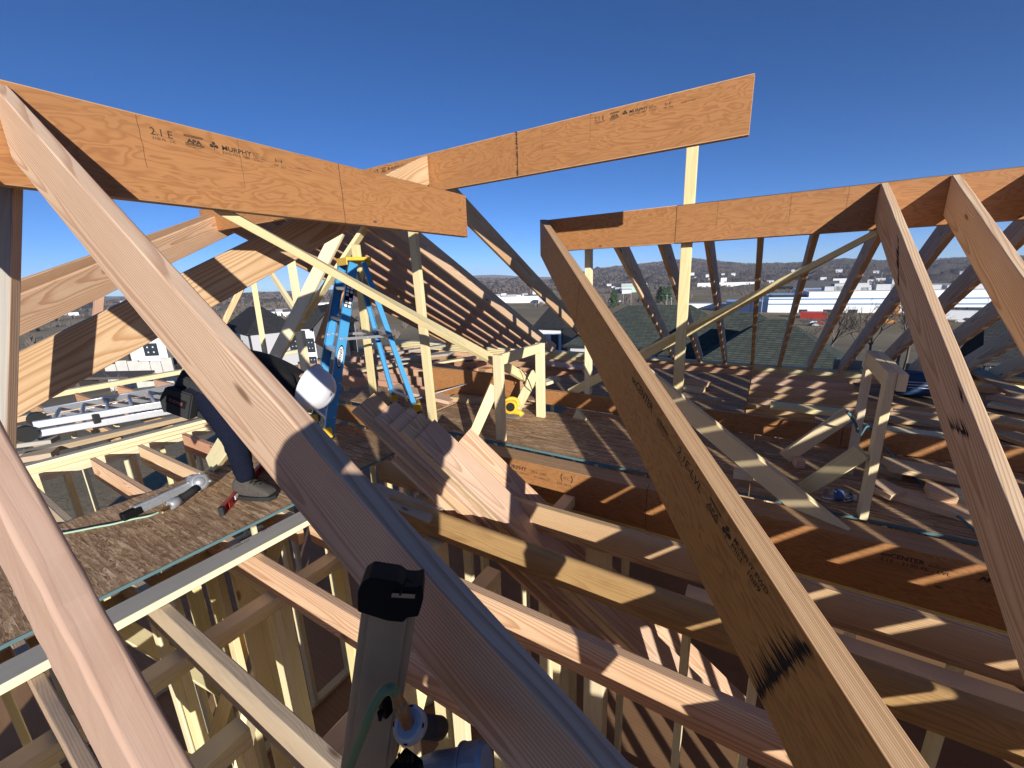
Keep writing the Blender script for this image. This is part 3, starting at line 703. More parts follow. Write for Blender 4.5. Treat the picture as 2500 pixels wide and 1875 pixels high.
# ------------------------------------------------------------------ plank stack leaning through the joists
dS = (CR*.70 - CU*.70 + CF*.08).normalized()
th = math.radians(44)
w0 = -CR*.7 - CU*.7; w0 = (w0 - dS*w0.dot(dS)).normalized()
f0 = (CF - dS*CF.dot(dS)); f0 = (f0 - w0*f0.dot(w0)).normalized()
wS = (w0*math.cos(th) - f0*math.sin(th)).normalized(); nS = dS.cross(wS).normalized()
if nS.dot(CF) > 0: nS = -nS
pc = V(1.84, 1000, 985)
def on_plane(off, f, x, y):
    d = f('d', 1.0, x, y); return d*((pc - nS*off).dot(nS)/d.dot(nS))
def stack_board(i, label, x, y, L, mat=FIR, wd=.184, f=Z5):
    c = on_plane(.0385*i, f, x, y)
    o = c - wS*(wd/2) - nS*.019
    M = Matrix((dS, nS, dS.cross(nS))).transposed().to_4x4(); M.translation = o
    me = member_mesh('plank', L, .0375, wd, .003, seed=i); me.materials.append(mat)
    q = bpy.data.objects.new('plank', me); COL.objects.link(q); q.matrix_world = M
    tag(q, label, 'plank', 'planks leaning in a stack')
for i, (x, y, lab) in enumerate(((680, 815, 'topmost pinkish plank of the leaning stack'), (590, 768, 'second plank of the leaning stack, counting from the top'), (520, 728, 'third plank of the leaning stack, counting from the top'),
                                 (425, 688, 'fourth plank of the leaning stack, counting from the top'), (285, 640, 'bottom left plank of the leaning stack, its broad end in shade'))):
    stack_board(i, lab, x, y, 2.9-.12*i)
stack_board(2.6, 'pale plank on the right of the leaning stack, cut square', 925, 862, 2.9, FIR)
stack_board(6.2, 'lowest narrow plank half hidden beneath the leaning stack', 530, 950, 2.3, FIR, .12)

# ------------------------------------------------------------------ blue stepladder
FRb, FLb = ZD('z', DK+.02, 205, 1560), ZD('z', DK+.02, 92, 1440); RRb, RLb = ZD('z', DK+.02, 925, 1350), ZD('z', DK+.02, 742, 1270)
dm = sum((p.dot(CF) for p in (FRb, FLb, RRb, RLb)))/4
FRt, FLt, RRt, RLt = ZD('d', dm-.12, 410, 140), ZD('d', dm+.10, 315, 140), ZD('d', dm-.05, 492, 130), ZD('d', dm+.17, 430, 140)
LAD = empty('stepladder', 'blue stepladder with yellow top standing open on the deck', 'stepladder', Matrix.Translation((FRb+FLb+RRb+RLb)/4))
def chan(name, A, B, w, d, mat, open_dir, parent):
    """C-channel rail: web and two flanges"""
    x = (B-A).normalized(); L = (B-A).length; M = frame(A, x, open_dir)
    bm = bmesh.new(); add_box(bm, (L/2, 0, 0), (L, w, .004), bev=.001)
    for s in (-1, 1): add_box(bm, (L/2, s*(w/2-.002), d/2), (L, .004, d), bev=.001)
    return bm_obj(name, bm, mat, parent=parent, mw=parent.matrix_world.inverted() @ M)
wdir = (FLb-FRb).normalized()
def bm_text(bm, s, size, bold, mi, fn):
    me = text_mesh(s, size, 'CENTER', bold)
    for v in me.vertices: v.co = fn(v.co.copy())
    for p in me.polygons: p.material_index = mi
    bm.from_mesh(me); bpy.data.meshes.remove(me)
for A, B, w, sg in ((FRb, FRt, .085, 1), (FLb, FLt, .085, -1), (RRb, RRt, .05, 1), (RLb, RLt, .05, -1)): chan('rail', A, B, w, .03, BLUE, wdir*sg, LAD)
def rung(name, A, B, h, dd, mat):
    x = (B-A).normalized(); M = frame(A, x, (0, 0, 1)); bm = bmesh.new(); L = (B-A).length
    add_box(bm, (L/2, 0, 0), (L, dd, .006), bev=.0015); add_box(bm, (L/2, -dd/2, -h/2), (L, .005, h), bev=.0015); add_box(bm, (L/2, dd/2, -h/2), (L, .005, h), bev=.0015)
    return bm_obj(name, bm, mat, parent=LAD, mw=LAD.matrix_world.inverted() @ M)
for t in (.105, .29, .475, .66, .845): rung('rung', FRb.lerp(FRt, t), FLb.lerp(FLt, t), .026, .075, ALU)
for t in (.10, .55, .80): rung('rear_brace', RRb.lerp(RRt, t), RLb.lerp(RLt, t), .02, .02, ALU)
for a, b, c, e in ((FRb, FRt, RRb, RRt), (FLb, FLt, RLb, RLt)):
    A, B = a.lerp(b, .54), c.lerp(e, .52); M = frame(A, B-A, (0, 0, 1)); L = (B-A).length; bm = bmesh.new()
    add_box(bm, (L/2, 0, 0), (L+.05, .004, .028), bev=.0015)
    for q in (0, L*.52, L): add_tube(bm, [(q, -.008, 0), (q, .008, 0)], .007, 8)
    bm_obj('spreader_bar', bm, ALU, parent=LAD, mw=LAD.matrix_world.inverted() @ M)
ct = (FRt+FLt+RRt+RLt)/4 + Vector((0, 0, .03)); bm = bmesh.new()
add_box(bm, (0, 0, 0), (.36, .24, .035), bev=.01)
add_box(bm, (0, -.118, -.02), (.34, .012, .075), bev=.004); add_box(bm, (0, .118, -.02), (.34, .012, .075), bev=.004)
for k in range(4): add_tube(bm, [(-.12+.08*k, -.05, .015), (-.12+.08*k, -.05, .0195)], .012, 10, 1)
yd = ((RRb+RLb)-(FRb+FLb)).normalized()
MT = frame(ct, wdir, (0, 0, 1)); cap_ = bm_obj('top_cap', bm, [YEL, BLK], parent=LAD, mw=LAD.matrix_world.inverted() @ MT)
for p in (FRb, FLb, RRb, RLb):
    bm = bmesh.new(); add_box(bm, (0, 0, .0), (.05, .075, .10), bev=.008); add_box(bm, (0, 0, -.05), (.06, .085, .02), 1, bev=.004)
    bm_obj('foot', bm, [YEL, RUB], parent=LAD, mw=LAD.matrix_world.inverted() @ frame(p+Vector((0, 0, .05)), wdir, (0, 0, 1)))
# oval nameplate and warning sticker on the front right rail
x = (FRt-FRb).normalized(); M = frame(FRb, x, wdir); Lr = (FRt-FRb).length
def on_rail(name, build, mats):
    bm = bmesh.new(); build(bm); return bm_obj(name, bm, mats, parent=LAD, mw=LAD.matrix_world.inverted() @ M)
def oval(bm):
    n = 28
    for sc_, z_, mi in ((1.0, -.0026, 0), (.86, -.0031, 1)):
        f = bm.faces.new([bm.verts.new((Lr*.44+.115*sc_*math.cos(2*math.pi*k/n), .030*sc_*math.sin(2*math.pi*k/n), z_)) for k in range(n)]); f.material_index = mi
    bm_text(bm, 'WERNER', .036, .0008, 0, lambda c: Vector((Lr*.44+c.x*1.15, -(c.y-.012), -.0036)))
on_rail('nameplate', oval, [BLK, LABW])
def warn(bm):
    add_box(bm, (Lr*.80, 0, -.0024), (.27, .076, .001), 0)
    for i in range(7):
        for j in (-1, 1):
            if (i*3+j) % 5: add_box(bm, (Lr*.80-.115+.038*i, .018*j, -.0031), (.026, .026, .0004), 1)
on_rail('warning_sticker', warn, [BLK, LABW])

# ------------------------------------------------------------------ people
def skin_body(name, verts, edges, radii, mats, regions, parent=None, root=0, sub=2, label=None, cat='person'):
    me = bpy.data.meshes.new(name); me.from_pydata(verts, edges, [])
    o = bpy.data.objects.new(name, me); COL.objects.link(o)
    m = o.modifiers.new('skin', 'SKIN'); m.use_smooth_shade = True
    for i, r in enumerate(radii): me.skin_vertices[0].data[i].radius = r if isinstance(r, tuple) else (r, r)
    me.skin_vertices[0].data[root].use_root = True
    s = o.modifiers.new('sub', 'SUBSURF'); s.levels = s.render_levels = sub
    bpy.context.view_layer.update()
    nm = bpy.data.meshes.new_from_object(o.evaluated_get(bpy.context.evaluated_depsgraph_get()))
    bpy.data.objects.remove(o); nm.name = name
    nm.materials.clear()
    for q in mats: nm.materials.append(q)
    vs = [Vector(v) for v in verts]
    for p in nm.polygons:
        c = p.center; best = 1e9; mi = 0
        for (a, b), rg in zip(edges, regions):
            A, B = vs[a], vs[b]; t = max(0, min(1, (c-A).dot(B-A)/max(1e-9, (B-A).length_squared))); d_ = (c-A.lerp(B, t)).length
            if d_ < best: best = d_; mi = rg
        p.material_index = mi; p.use_smooth = True
    # cloth folds
    rg = random.Random(3)
    for v in nm.vertices:
        n_ = math.sin(v.co.x*61+v.co.z*83)*math.sin(v.co.y*57+v.co.z*47)
        v.co += Vector(v.normal)*n_*.004
    o = link(name, nm, parent=parent); 
    return o
P = lambda d, x, y: D(d, x, y)
foot1 = Z(DK, 540, 1072); foot2 = Z(DK, 596, 1003)
hipc = P(2.66, 452, 812)
wv = [hipc, P(2.70, 520, 788), P(2.74, 588, 796), P(2.76, 645, 826), P(2.78, 676, 845), P(2.79, 704, 852),
      P(2.58, 446, 838), P(2.60, 508, 948), foot1+Vector((0, 0, .10)),
      P(2.82, 478, 836), P(2.86, 585, 908), foot2+Vector((0, 0, .10)),
      P(2.62, 618, 822), P(2.58, 612, 905), P(2.60, 585, 968), P(2.92, 640, 824), P(2.95, 630, 900), P(2.92, 600, 950)]
we = [(0, 1), (1, 2), (2, 3), (3, 4), (4, 5), (0, 6), (6, 7), (7, 8), (0, 9), (9, 10), (10, 11), (2, 12), (12, 13), (13, 14), (2, 15), (15, 16), (16, 17)]
wr = [.155, .16, .165, .075, .085, .08, .115, .075, .058, .115, .072, .055, .07, .05, .036, .07, .05, .036]
wreg = [0, 0, 0, 2, 2, 1, 1, 1, 1, 1, 1, 0, 0, 2, 0, 0, 2]
wbase = Matrix.Translation((foot1+foot2)/2)
WK = empty('person', 'worker in black shirt, navy trousers and white hard hat bending over the deck', 'person', wbase)
inv = wbase.inverted()
body = skin_body('body', [inv @ v for v in wv], we, wr, [CLOTH, JEAN, SKIN], wreg, parent=WK)
# hard hat: dome, brim and ridge, crown pointing away from the bent neck
hc = P(2.74, 676, 838); ax = (CR*.93 - CU*.30 - CF*.12).normalized()
bm = bmesh.new(); n = 28; rings = []
for i in range(9):
    a = math.pi/2*i/8; rr = .128*math.cos(a)**.85 if i < 8 else 0.001; h = .145*math.sin(a)
    rings.append([bm.verts.new((rr*math.cos(2*math.pi*k/n)*1.12, rr*math.sin(2*math.pi*k/n), h + (.006 if abs(math.sin(2*math.pi*k/n)) < .22 else 0))) for k in range(n)])
for a_, b_ in zip(rings, rings[1:]):
    for k in range(n): bm.faces.new((a_[k], a_[(k+1) % n], b_[(k+1) % n], b_[k]))
br = [bm.verts.new(((.15+.045*max(0, math.cos(2*math.pi*k/n)))*math.cos(2*math.pi*k/n)*1.08, .146*math.sin(2*math.pi*k/n), -.016)) for k in range(n)]
for k in range(n): bm.faces.new((br[k], br[(k+1) % n], rings[0][(k+1) % n], rings[0][k]))
Mh = frame(hc, (-CU*.9-CR*.3), ax)
hat = bm_obj('hard_hat', bm, WHT, parent=WK, mw=inv @ Mh, smooth=True)
sm = hat.modifiers.new('thick', 'SOLIDIFY'); sm.thickness = .004
for (ft, hd) in ((foot1, Vector((.62, .22, 0))), (foot2, Vector((.6, .3, 0)))):
    hd.normalize(); M = frame(ft, hd, (0, 0, 1)); bm = bmesh.new()
    prof = [(-.085, .0), (-.09, .06), (-.075, .13), (.01, .135), (.045, .095), (.12, .07), (.175, .05), (.19, .02), (.185, .0)]
    for s0, s1, z0 in ((1.0, .8, 0),):
        L_ = []
        for yk, sc_ in ((-.05, .72), (-.036, .95), (-.012, 1.0), (.012, 1.0), (.036, .95), (.05, .72)):
            L_.append([bm.verts.new((x_*(.9+.1*sc_), yk*(1 if x_ < .05 else .9), .022+z_*(sc_ if z_ > .02 else 1))) for x_, z_ in prof])
        for A_l, B_l in zip(L_, L_[1:]):
            for k in range(len(prof)): bm.faces.new((A_l[k], A_l[(k+1) % len(prof)], B_l[(k+1) % len(prof)], B_l[k]))
        bm.faces.new(L_[0][::-1]); bm.faces.new(L_[-1])
    bmesh.ops.recalc_face_normals(bm, faces=bm.faces)
    bt = bm_obj('boot', bm, BOOT, parent=WK, mw=inv @ M, smooth=True); q = bt.modifiers.new('sub', 'SUBSURF'); q.levels = q.render_levels = 2
    bm = bmesh.new(); add_prism(bm, [(-.098, -.05), (-.1, .05), (.02, .056), (.12, .052), (.19, .035), (.205, 0), (.19, -.035), (.12, -.052), (.02, -.056)], 'z', 0, .026)
    bm_obj('boot_sole', bm, RUB, parent=WK, mw=inv @ M)
    bm = bmesh.new()
    for k in range(4):
        x_ = .03+.022*k; z_ = .145-.017*k
        add_tube(bm, [(x_, -.03, z_-.012), (x_+.006, 0, z_+.006), (x_, .03, z_-.012)], .004, 6)
        add_tube(bm, [(x_, -.03, z_-.012), (x_+.024, .028, z_-.02)], .0035, 6)
    bm_obj('boot_laces', bm, BLK, parent=WK, mw=inv @ M)
# belt pouch at his back with two pockets and a badge
pcn = P(2.50, 413, 858)
px_ = (CR*.93 - CU*.36).normalized(); pn = (-CF*.9 + CR*.1 - CU*.2); pn = (pn - px_*pn.dot(px_)).normalized()
Mp = Matrix((px_, pn.cross(px_), pn)).transposed().to_4x4(); Mp.translation = pcn
bm = bmesh.new()
add_prism(bm, [(-.125, .13), (.15, .14), (.17, .02), (.10, -.13), (-.13, -.125), (-.165, -.05)], 'z', -.09, -.03)
add_prism(bm, [(-.145, .02), (.03, .035), (.045, -.13), (-.13, -.135), (-.165, -.07)], 'z', -.028, .035)
add_prism(bm, [(-.10, .11), (.15, .12), (.16, .04), (-.11, .06)], 'z', -.028, .012)
bmesh.ops.bevel(bm, geom=list(bm.edges), offset=.008, segments=2, affect='EDGES')
po = bm_obj('belt_pouch', bm, RUB, parent=WK, mw=inv @ Mp, smooth=False)
bm = bmesh.new(); add_box(bm, (-.055, -.045, .0365), (.125, .05, .003), 0, bev=.001)
bm_text(bm, 'FUERRE', .026, .0006, 1, lambda c: c+Vector((-.055, -.055, .0386)))
bg_ = bm_obj('pouch_badge', bm, [BLK, plain('dull_red_thread', (.22, .07, .07), .8)], parent=po, mw=Matrix.Identity(4))

# the photographer, standing behind the lens; only the shadow falls into the picture
s_ = TO_SUN
def Q(k, r, u, f=0.0): return s_*k + CR*r + CU*u + CF*f
PHb = Vector((.33, -.30, JT)); pinv = Matrix.Translation(PHb).inverted()
pv = [Q(.42, .10, -.80), Q(.42, .10, -.55), Q(.42, .10, -.34), Q(.42, .10, -.20), Q(.43, .10, -.09), Q(.43, .10, .0),
      Q(.40, -.06, -.21), Q(.34, -.19, -.16), Q(.16, -.05, -.06), Q(.42, .30, -.24), Q(.34, .34, -.34), Q(.18, .06, -.07),
      Q(.44, .0, -.86), Vector((.22, -.22, -.95)), Vector((.20, -.30, -1.28)), Q(.46, .24, -.86), Vector((.46, -.28, -.95)), Vector((.46, -.32, -1.28))]
pe = [(0, 1), (1, 2), (2, 3), (3, 4), (4, 5), (2, 6), (6, 7), (7, 8), (2, 9), (9, 10), (10, 11), (0, 12), (12, 13), (13, 14), (0, 15), (15, 16), (16, 17)]
pr_ = [.17, .17, .18, .11, .10, .085, .11, .065, .04, .09, .07, .04, .1, .075, .055, .1, .075, .055]
PH = empty('person', 'photographer in dark jacket standing behind the view, whose shadow falls ahead', 'person', Matrix.Translation(PHb))
skin_body('body', [pinv @ v for v in pv], pe, pr_, [CLOTH, JEAN, SKIN], [0, 0, 0, 2, 2, 0, 0, 2, 0, 0, 2, 1, 1, 1, 1, 1, 1], parent=PH)

# ------------------------------------------------------------------ trestles
def trestle(label, A, B, top, legw, braces, dbl=False):
    A, B = Vector(A), Vector(B); t = empty('trestle', label, 'trestle', Matrix.Translation((A+B)/2))
    dr = (B-A).normalized()
    for p in (A, B):
        x = Vector((0, 0, 1)); M = frame(p, x, (1, 0, 0)); me = member_mesh('leg', top-p.z, .038 if not dbl else .089, .089 if not dbl else .038, .003); me.materials.append(SPF)
        link('leg', me, parent=t, mw=t.matrix_world.inverted() @ M)
    off = Vector((-dr.y, dr.x, 0))*.0
    a, b = Vector((A.x, A.y, top-.045)), Vector((B.x, B.y, top-.045))
    sd = Vector((dr.y, -dr.x, 0))
    beam('top_rail', None, a+dr*.02-sd*0, b-dr*.02, .038, .089, SPF, parent=t, ext=(0, 0))
    if dbl: beam('top_rail', None, a+sd*.040, b+sd*.040, .038, .089, SPF, parent=t, ext=(.06, .06))
    for (p, q) in braces: beam('leg_brace', None, p, q, .038, .089, SPF, parent=t)
    return t
l1, l2 = ZA('z', DK, 1200, 1218), ZA('z', DK, 1640, 962)
TR1 = trestle('small pale trestle with two legs and side braces on the sunny strand board', l1+Vector((0, .02, 0)), l2, -.60, .089,
        [(l1+Vector((-.05, .03, .48)), ZA('z', DK+.03, 905, 1170)), (l2+Vector((-.05, 0, .45)), ZA('z', DK+.03, 1375, 885))])
r1, r2 = ZC('z', DK, 345, 1525), ZC('z', DK, 240, 1168)
TR2 = trestle('right hand trestle with doubled top rail, striped by rafter shadows', r1, r2, -.515, .089,
        [(r1+Vector((-.05, 0, .38)), Z6('z', DK+.03, 800, 1135)), (r2+Vector((-.05, 0, .42)), Z6('z', DK+.03, 680, 935))], True)

# ------------------------------------------------------------------ tools
GUN = empty('nail_gun', 'silver nail gun lying on the strand board beside the worker', 'nail gun', Matrix.Translation(Z(DK, 430, 1065)))
def gpart(name, bm, mats, smooth=False): return bm_obj(name, bm, mats, parent=GUN, mw=GUN.matrix_world.inverted(), smooth=smooth)
m0, m1 = ZLL('z', DK+.05, 1215, 1462), ZLL('z', DK+.07, 1740, 1222)
bm = bmesh.new(); mm = frame(m0, m1-m0, (0, 0, 1)); L = (m1-m0).length
add_box(bm, (L/2, 0, 0), (L, .028, .06), 0, bev=.004)
add_box(bm, (L/2, -.016, 0), (L*.9, .006, .03), 0, bev=.001)
for v in bm.verts: v.co = mm @ v.co
gpart('magazine', bm, STEEL)
bm = bmesh.new(); add_box(bm, (-.02, 0, -.005), (.10, .05, .05), 0, bev=.01); add_box(bm, (.03, .02, .01), (.05, .03, .03), 0, bev=.006)
for v in bm.verts: v.co = mm @ v.co
gpart('magazine_end', bm, BLK)
h0, h1 = ZLL('z', DK+.045, 1590, 1378), ZLL('z', DK+.07, 1775, 1255)
bm = bmesh.new(); add_tube(bm, [h0, h0.lerp(h1, .25), h0.lerp(h1, .6), h1], [.024, .022, .023, .027], 14); gpart('handle', bm, RUB)
dh = (h1-h0).normalized()
bm = bmesh.new(); add_tube(bm, [h0-dh*.045, h0-dh*.04, h0-dh*.01, h0+dh*.02], [.026, .033, .034, .028], 14)
for k in range(6):
    a = k*math.pi/3; q = dh.orthogonal().normalized(); e = dh.cross(q); c = h0-dh*.047+(q*math.cos(a)+e*math.sin(a))*.024
    add_tube(bm, [c, c+dh*.006], .004, 6)
gpart('handle_cap', bm, STEEL)
hc_ = ZLL('z', DK+.075, 1800, 1205); up_ = Vector((0, 0, 1)); ax = (-CF*.75+CR*.5+CU*.2).normalized()
bm = bmesh.new(); add_tube(bm, [hc_-ax*.10, hc_-ax*.06, hc_+ax*.03, hc_+ax*.06, hc_+ax*.075], [.045, .058, .06, .056, .04], 20)
add_tube(bm, [hc_+ax*.075, hc_+ax*.083], [.034, .03], 16)
for k in range(4):
    q = ax.orthogonal().normalized(); e = ax.cross(q); a = k*math.pi/2+.5; c = hc_+(q*math.cos(a)+e*math.sin(a))*.058
    add_tube(bm, [c-ax*.02, c+ax*.065], .010, 8)
gpart('head', bm, STEEL, True)
bm = bmesh.new(); n0_ = ZLL('z', DK+.06, 1730, 1190)
add_tube(bm, [hc_-ax*.05, n0_, n0_+(n0_-hc_)*.6], [.04, .03, .018], 12)
for k in range(7): add_box(bm, n0_.lerp(hc_, .1*k)+Vector((0, 0, .035)), (.012, .03, .014), bev=.002)
gpart('nose', bm, STEEL)
g0 = ZLL('z', DK+.035, 1460, 1480)
bm = bmesh.new(); add_tube(bm, [h0-dh*.045, h0-dh*.10, g0], [.010, .012, .008], 8); gpart('air_fitting', bm, BRASS)
hp = [g0] + [Z7('z', DK+.008, *p) for p in ((1000, 62), (930, 88), (830, 108), (700, 140), (600, 158), (480, 182), (390, 198), (300, 208), (200, 212))]
def hose(name, label, pts, r, mat, sub=8, cat='hose'):
    out = []
    for i in range(len(pts)-1):
        p0_, p1_, p2_, p3_ = pts[max(i-1, 0)], pts[i], pts[i+1], pts[min(i+2, len(pts)-1)]
        for k in range(sub):
            t = k/sub; out.append(.5*((2*p1_)+(p2_-p0_)*t+(2*p0_-5*p1_+4*p2_-p3_)*t*t+(3*p1_-p0_-3*p2_+p3_)*t**3))
    out.append(pts[-1]); bm = bmesh.new(); add_tube(bm, out, r, 8)
    return tag(bm_obj(name, bm, mat), label, cat)
hose('air_hose', 'pale green air hose trailing from the lying nail gun to the left', hp, .006, HOSEG)

LV = empty('spirit_level', 'red box level on the strand board under the worker\'s boot', 'level', Matrix.Translation(Z(DK, 510, 1085)))
a, b = ZP('z', DK+.03, 985, 1580), ZP('z', DK+.03, 1520, 985); M = frame(a, b-a, (0, 0, 1)); L = (b-a).length
bm = bmesh.new(); add_box(bm, (L/2, 0, .024), (L, .026, .006), bev=.001); add_box(bm, (L/2, 0, -.024), (L, .026, .006), bev=.001); add_box(bm, (L/2, .003, 0), (L, .004, .046))
for q in (.13, .42, .9): add_box(bm, (L*q, 0, 0), (.05, .024, .046), bev=.001)
bm_obj('body', bm, RED, parent=LV, mw=LV.matrix_world.inverted() @ M)
bm = bmesh.new(); add_box(bm, (-.012, 0, 0), (.028, .03, .057), bev=.004); bm_obj('end_cap', bm, RUB, parent=LV, mw=LV.matrix_world.inverted() @ M)
bm = bmesh.new(); add_box(bm, (L*.27, -.005, 0), (.07, .014, .03), bev=.004); bm_obj('vial', bm, LABW, parent=LV, mw=LV.matrix_world.inverted() @ M)

# nail gun in the foreground: magazine upright, cap, hose fitting, handle and body
NG = empty('nail_gun', 'foreground nail gun with tall magazine and black cap, seen from above', 'nail gun', Matrix.Translation(ZN('d', .50, 300, 900)))
ninv = NG.matrix_world.inverted(); nd = .475
def npt(x, y, d=nd): return ZN('d', d, x, y)
t0, t1 = npt(462, 250), npt(245, 1800, .50); xdn = (t1-t0).normalized()
yv = (-CF - xdn*(-CF).dot(xdn)).normalized(); yv = (yv + CR*.18).normalized(); yv = (yv-xdn*yv.dot(xdn)).normalized()
MN = Matrix((xdn, yv.cross(xdn)*-1, yv)).transposed().to_4x4()
if MN.to_3x3().determinant() < 0: MN = Matrix((xdn, yv.cross(xdn), yv)).transposed().to_4x4()
MN.translation = t0; L = (t1-t0).length
bm = bmesh.new(); add_box(bm, (L/2, 0, -.014), (L, .0625, .026), 0, bev=.004)
wl = .0
add_box(bm, (L/2, .0, .0012), (L, .044, .002), 0, bev=.0008)
def npart(name, bm, mats, smooth=False, mw=None): return bm_obj(name, bm, mats, parent=NG, mw=ninv @ (mw if mw is not None else Matrix.Identity(4)), smooth=smooth)
npart('magazine', bm, MAGN, mw=MN)
sgn = 1 if (MN.to_3x3() @ Vector((0, 1, 0))).dot(CR) > 0 else -1
bm = bmesh.new()
out_l = [(-.033, -.026), (-.030, .005), (-.024, .014), (-.024, .026), (-.027, .034), (-.012, .037), (.0, .036), (.012, .034), (.014, .022), (.020, .018), (.019, .0), (.009, -.034), (-.014, -.037), (-.026, -.034)]
pl_ = [(x_, sgn*y_) for x_, y_ in out_l]
n = len(pl_)
for z0_, z1_ in ((-.030, .006),):
    fs = add_prism(bm, pl_, 'z', z0_, z1_)
bmesh.ops.recalc_face_normals(bm, faces=bm.faces)
bmesh.ops.bevel(bm, geom=list(bm.edges), offset=.0012, segments=1, affect='EDGES')
npart('magazine_cap', bm, BLK, mw=MN)
bm = bmesh.new(); add_box(bm, (-.017, sgn*.014, .0108), (.005, .026, .0012), bev=.0004); npart('cap_slot', bm, MAGN, mw=MN)
bm = bmesh.new(); add_tube(bm, [npt(600, 40, .462), npt(575, 110, .455), npt(545, 185, .46)], .0011, 6); add_tube(bm, [npt(600, 40, .462), npt(650, 85, .462)], .0009, 6); npart('cap_wire', bm, BLK)
# handle with end cap
c0, c1 = npt(618, 1290, .43), npt(800, 1800, .50); dh = (c1-c0).normalized()
dh = (dh + CF*.55).normalized()
bm = bmesh.new(); add_tube(bm, [c0+dh*.015, c0+dh*.04, c0+dh*.10, c0+dh*.18], [.0125, .012, .0125, .014], 18); npart('handle', bm, RUB, True)
bm = bmesh.new(); add_tube(bm, [c0-dh*.003, c0-dh*.001, c0+dh*.003, c0+dh*.006, c0+dh*.0065, c0+dh*.017, c0+dh*.018, c0+dh*.024], [.0115, .0145, .0168, .0175, .0165, .0168, .0160, .013], 40, smooth=False); npart('handle_cap', bm, STEEL)
q = dh.orthogonal().normalized(); e = dh.cross(q)
for k in range(4):
    a = k*math.pi/2+.35; c = c0+dh*.001+(q*math.cos(a)+e*math.sin(a))*.0135
    bm = bmesh.new(); add_tube(bm, [c-dh*.0012, c+dh*.002], .0031, 8); npart('cap_screw', bm, BLK)
k0 = npt(500, 1010, .405)
bm = bmesh.new(); add_tube(bm, [c0-dh*.004, c0.lerp(k0, .35), c0.lerp(k0, .36), c0.lerp(k0, .62), c0.lerp(k0, .63), c0.lerp(k0, .8), k0], [.0066, .0064, .0075, .0075, .0052, .0056, .0045], 6); npart('air_fitting', bm, BRASS)
bm = bmesh.new(); c = npt(420, 1110, .45); add_box(bm, c, (.012, .012, .03), bev=.003); c2 = npt(385, 1215, .44)
add_tube(bm, [npt(380, 1180, .44), npt(378, 1250, .44)], [.0035, .002], 8); npart('rafter_hook', bm, BLK)
bm = bmesh.new(); b0, b1 = npt(640, 1720, .52), npt(1250, 1640, .50)
add_tube(bm, [b0, b0.lerp(b1, .35), b0.lerp(b1, .72), b0.lerp(b1, .78), b1, b1+(b1-b0)*.06], [.014, .020, .021, .025, .025, .020], 24, smooth=False)
add_tube(bm, [b0.lerp(b1, .74), b0.lerp(b1, .77)], [.0262, .0262], 24, smooth=False)
npart('head', bm, STEEL)
bm = bmesh.new()
for k in range(6): add_box(bm, npt(540+22*k, 1570+6*(k % 2), .46), (.0018, .003, .012), bev=.0005)
add_box(bm, npt(600, 1680, .475), (.03, .03, .02), bev=.004)
npart('exhaust_grille', bm, BLK)
hp = [k0, npt(470, 985, .40), npt(400, 1010, .40), npt(330, 1110, .40), npt(270, 1250, .40), npt(200, 1430, .41), npt(120, 1640, .42), npt(60, 1850, .44)]
hose('air_hose', 'green air hose curling from the foreground nail gun', hp, .0052, HOSED)

# yellow circular saw behind the small trestle
SAW = empty('circular_saw', 'yellow cordless saw on the deck beside the small trestle leg', 'circular saw', Matrix.Translation(ZA('z', DK, 1310, 940)))
c = ZA('z', DK+.10, 1310, 855); sinv = SAW.matrix_world.inverted()
bm = bmesh.new(); n = 20; a0 = -CF
q = (CR*.98+CU*.2).normalized(); e = CU
arc = [c+(q*math.cos(t)+e*math.sin(t))*.085 for t in [math.radians(-10+20*k) for k in range(12)]]
add_tube(bm, arc, [.02]*12, 8); add_tube(bm, [c-CF*.0, c-CF*.05], [.075, .07], n)
bm_obj('blade_guard', bm, YEL, parent=SAW, mw=sinv, smooth=True)
bm = bmesh.new(); add_tube(bm, [c+q*.02-CU*.05, c+q*.10-CU*.08, c+q*.12-CU*.11], [.03, .028, .035], 10); bm_obj('handle', bm, YEL, parent=SAW, mw=sinv)
bm = bmesh.new(); add_box(bm, c+q*.06-CU*.14, (.11, .08, .06), bev=.012); add_tube(bm, [c-CF*.05, c-CF*.058], [.045, .04], 16); bm_obj('battery', bm, BLK, parent=SAW, mw=sinv)
bm = bmesh.new(); add_box(bm, c-Vector((0, 0, .09)), (.26, .14, .006), bev=.002); bm_obj('shoe', bm, STEEL, parent=SAW, mw=sinv)

# blue wrapped bundle, bottle, rods, hoses, blocks
bm = bmesh.new(); add_box(bm, (0, 0, 0), (.42, .26, .24), bev=.05)
for v in bm.verts: v.co.x += .06*v.co.z
bx = bm_obj('box', bm, BOXB, mw=Matrix.Translation(ZC('z', DK+.02, 770, 560)+Vector((0.0, .14, .12))) @ Matrix.Rotation(.1, 4, 'Z'))
tag(bx, 'blue wrapped box on the far right of the deck', 'box')
bm = bmesh.new()
for k in range(3): add_box(bm, (.02, -.1515, .04-.03*k), (.3-.05*k, .002, .006))
bm_obj('print_lines', bm, LABW, parent=bx, mw=Matrix.Identity(4))
def glassy(name, col):
    N = NT(name); N.b.inputs['Transmission Weight'].default_value = .95; N.b.inputs['IOR'].default_value = 1.2; N.b.inputs['Roughness'].default_value = .05; N.b.inputs['Base Color'].default_value = (*col, 1); return N.m
a, b = ZC('z', DK+.033, 20, 1335), ZC('z', DK+.033, 275, 1372); L = (b-a).length; dr = (b-a).normalized(); k_ = .20/L
BT = empty('water_bottle', 'clear plastic water bottle lying near the foot of the right trestle', 'bottle', Matrix.Translation((a+b)/2-Vector((0, 0, .033))))
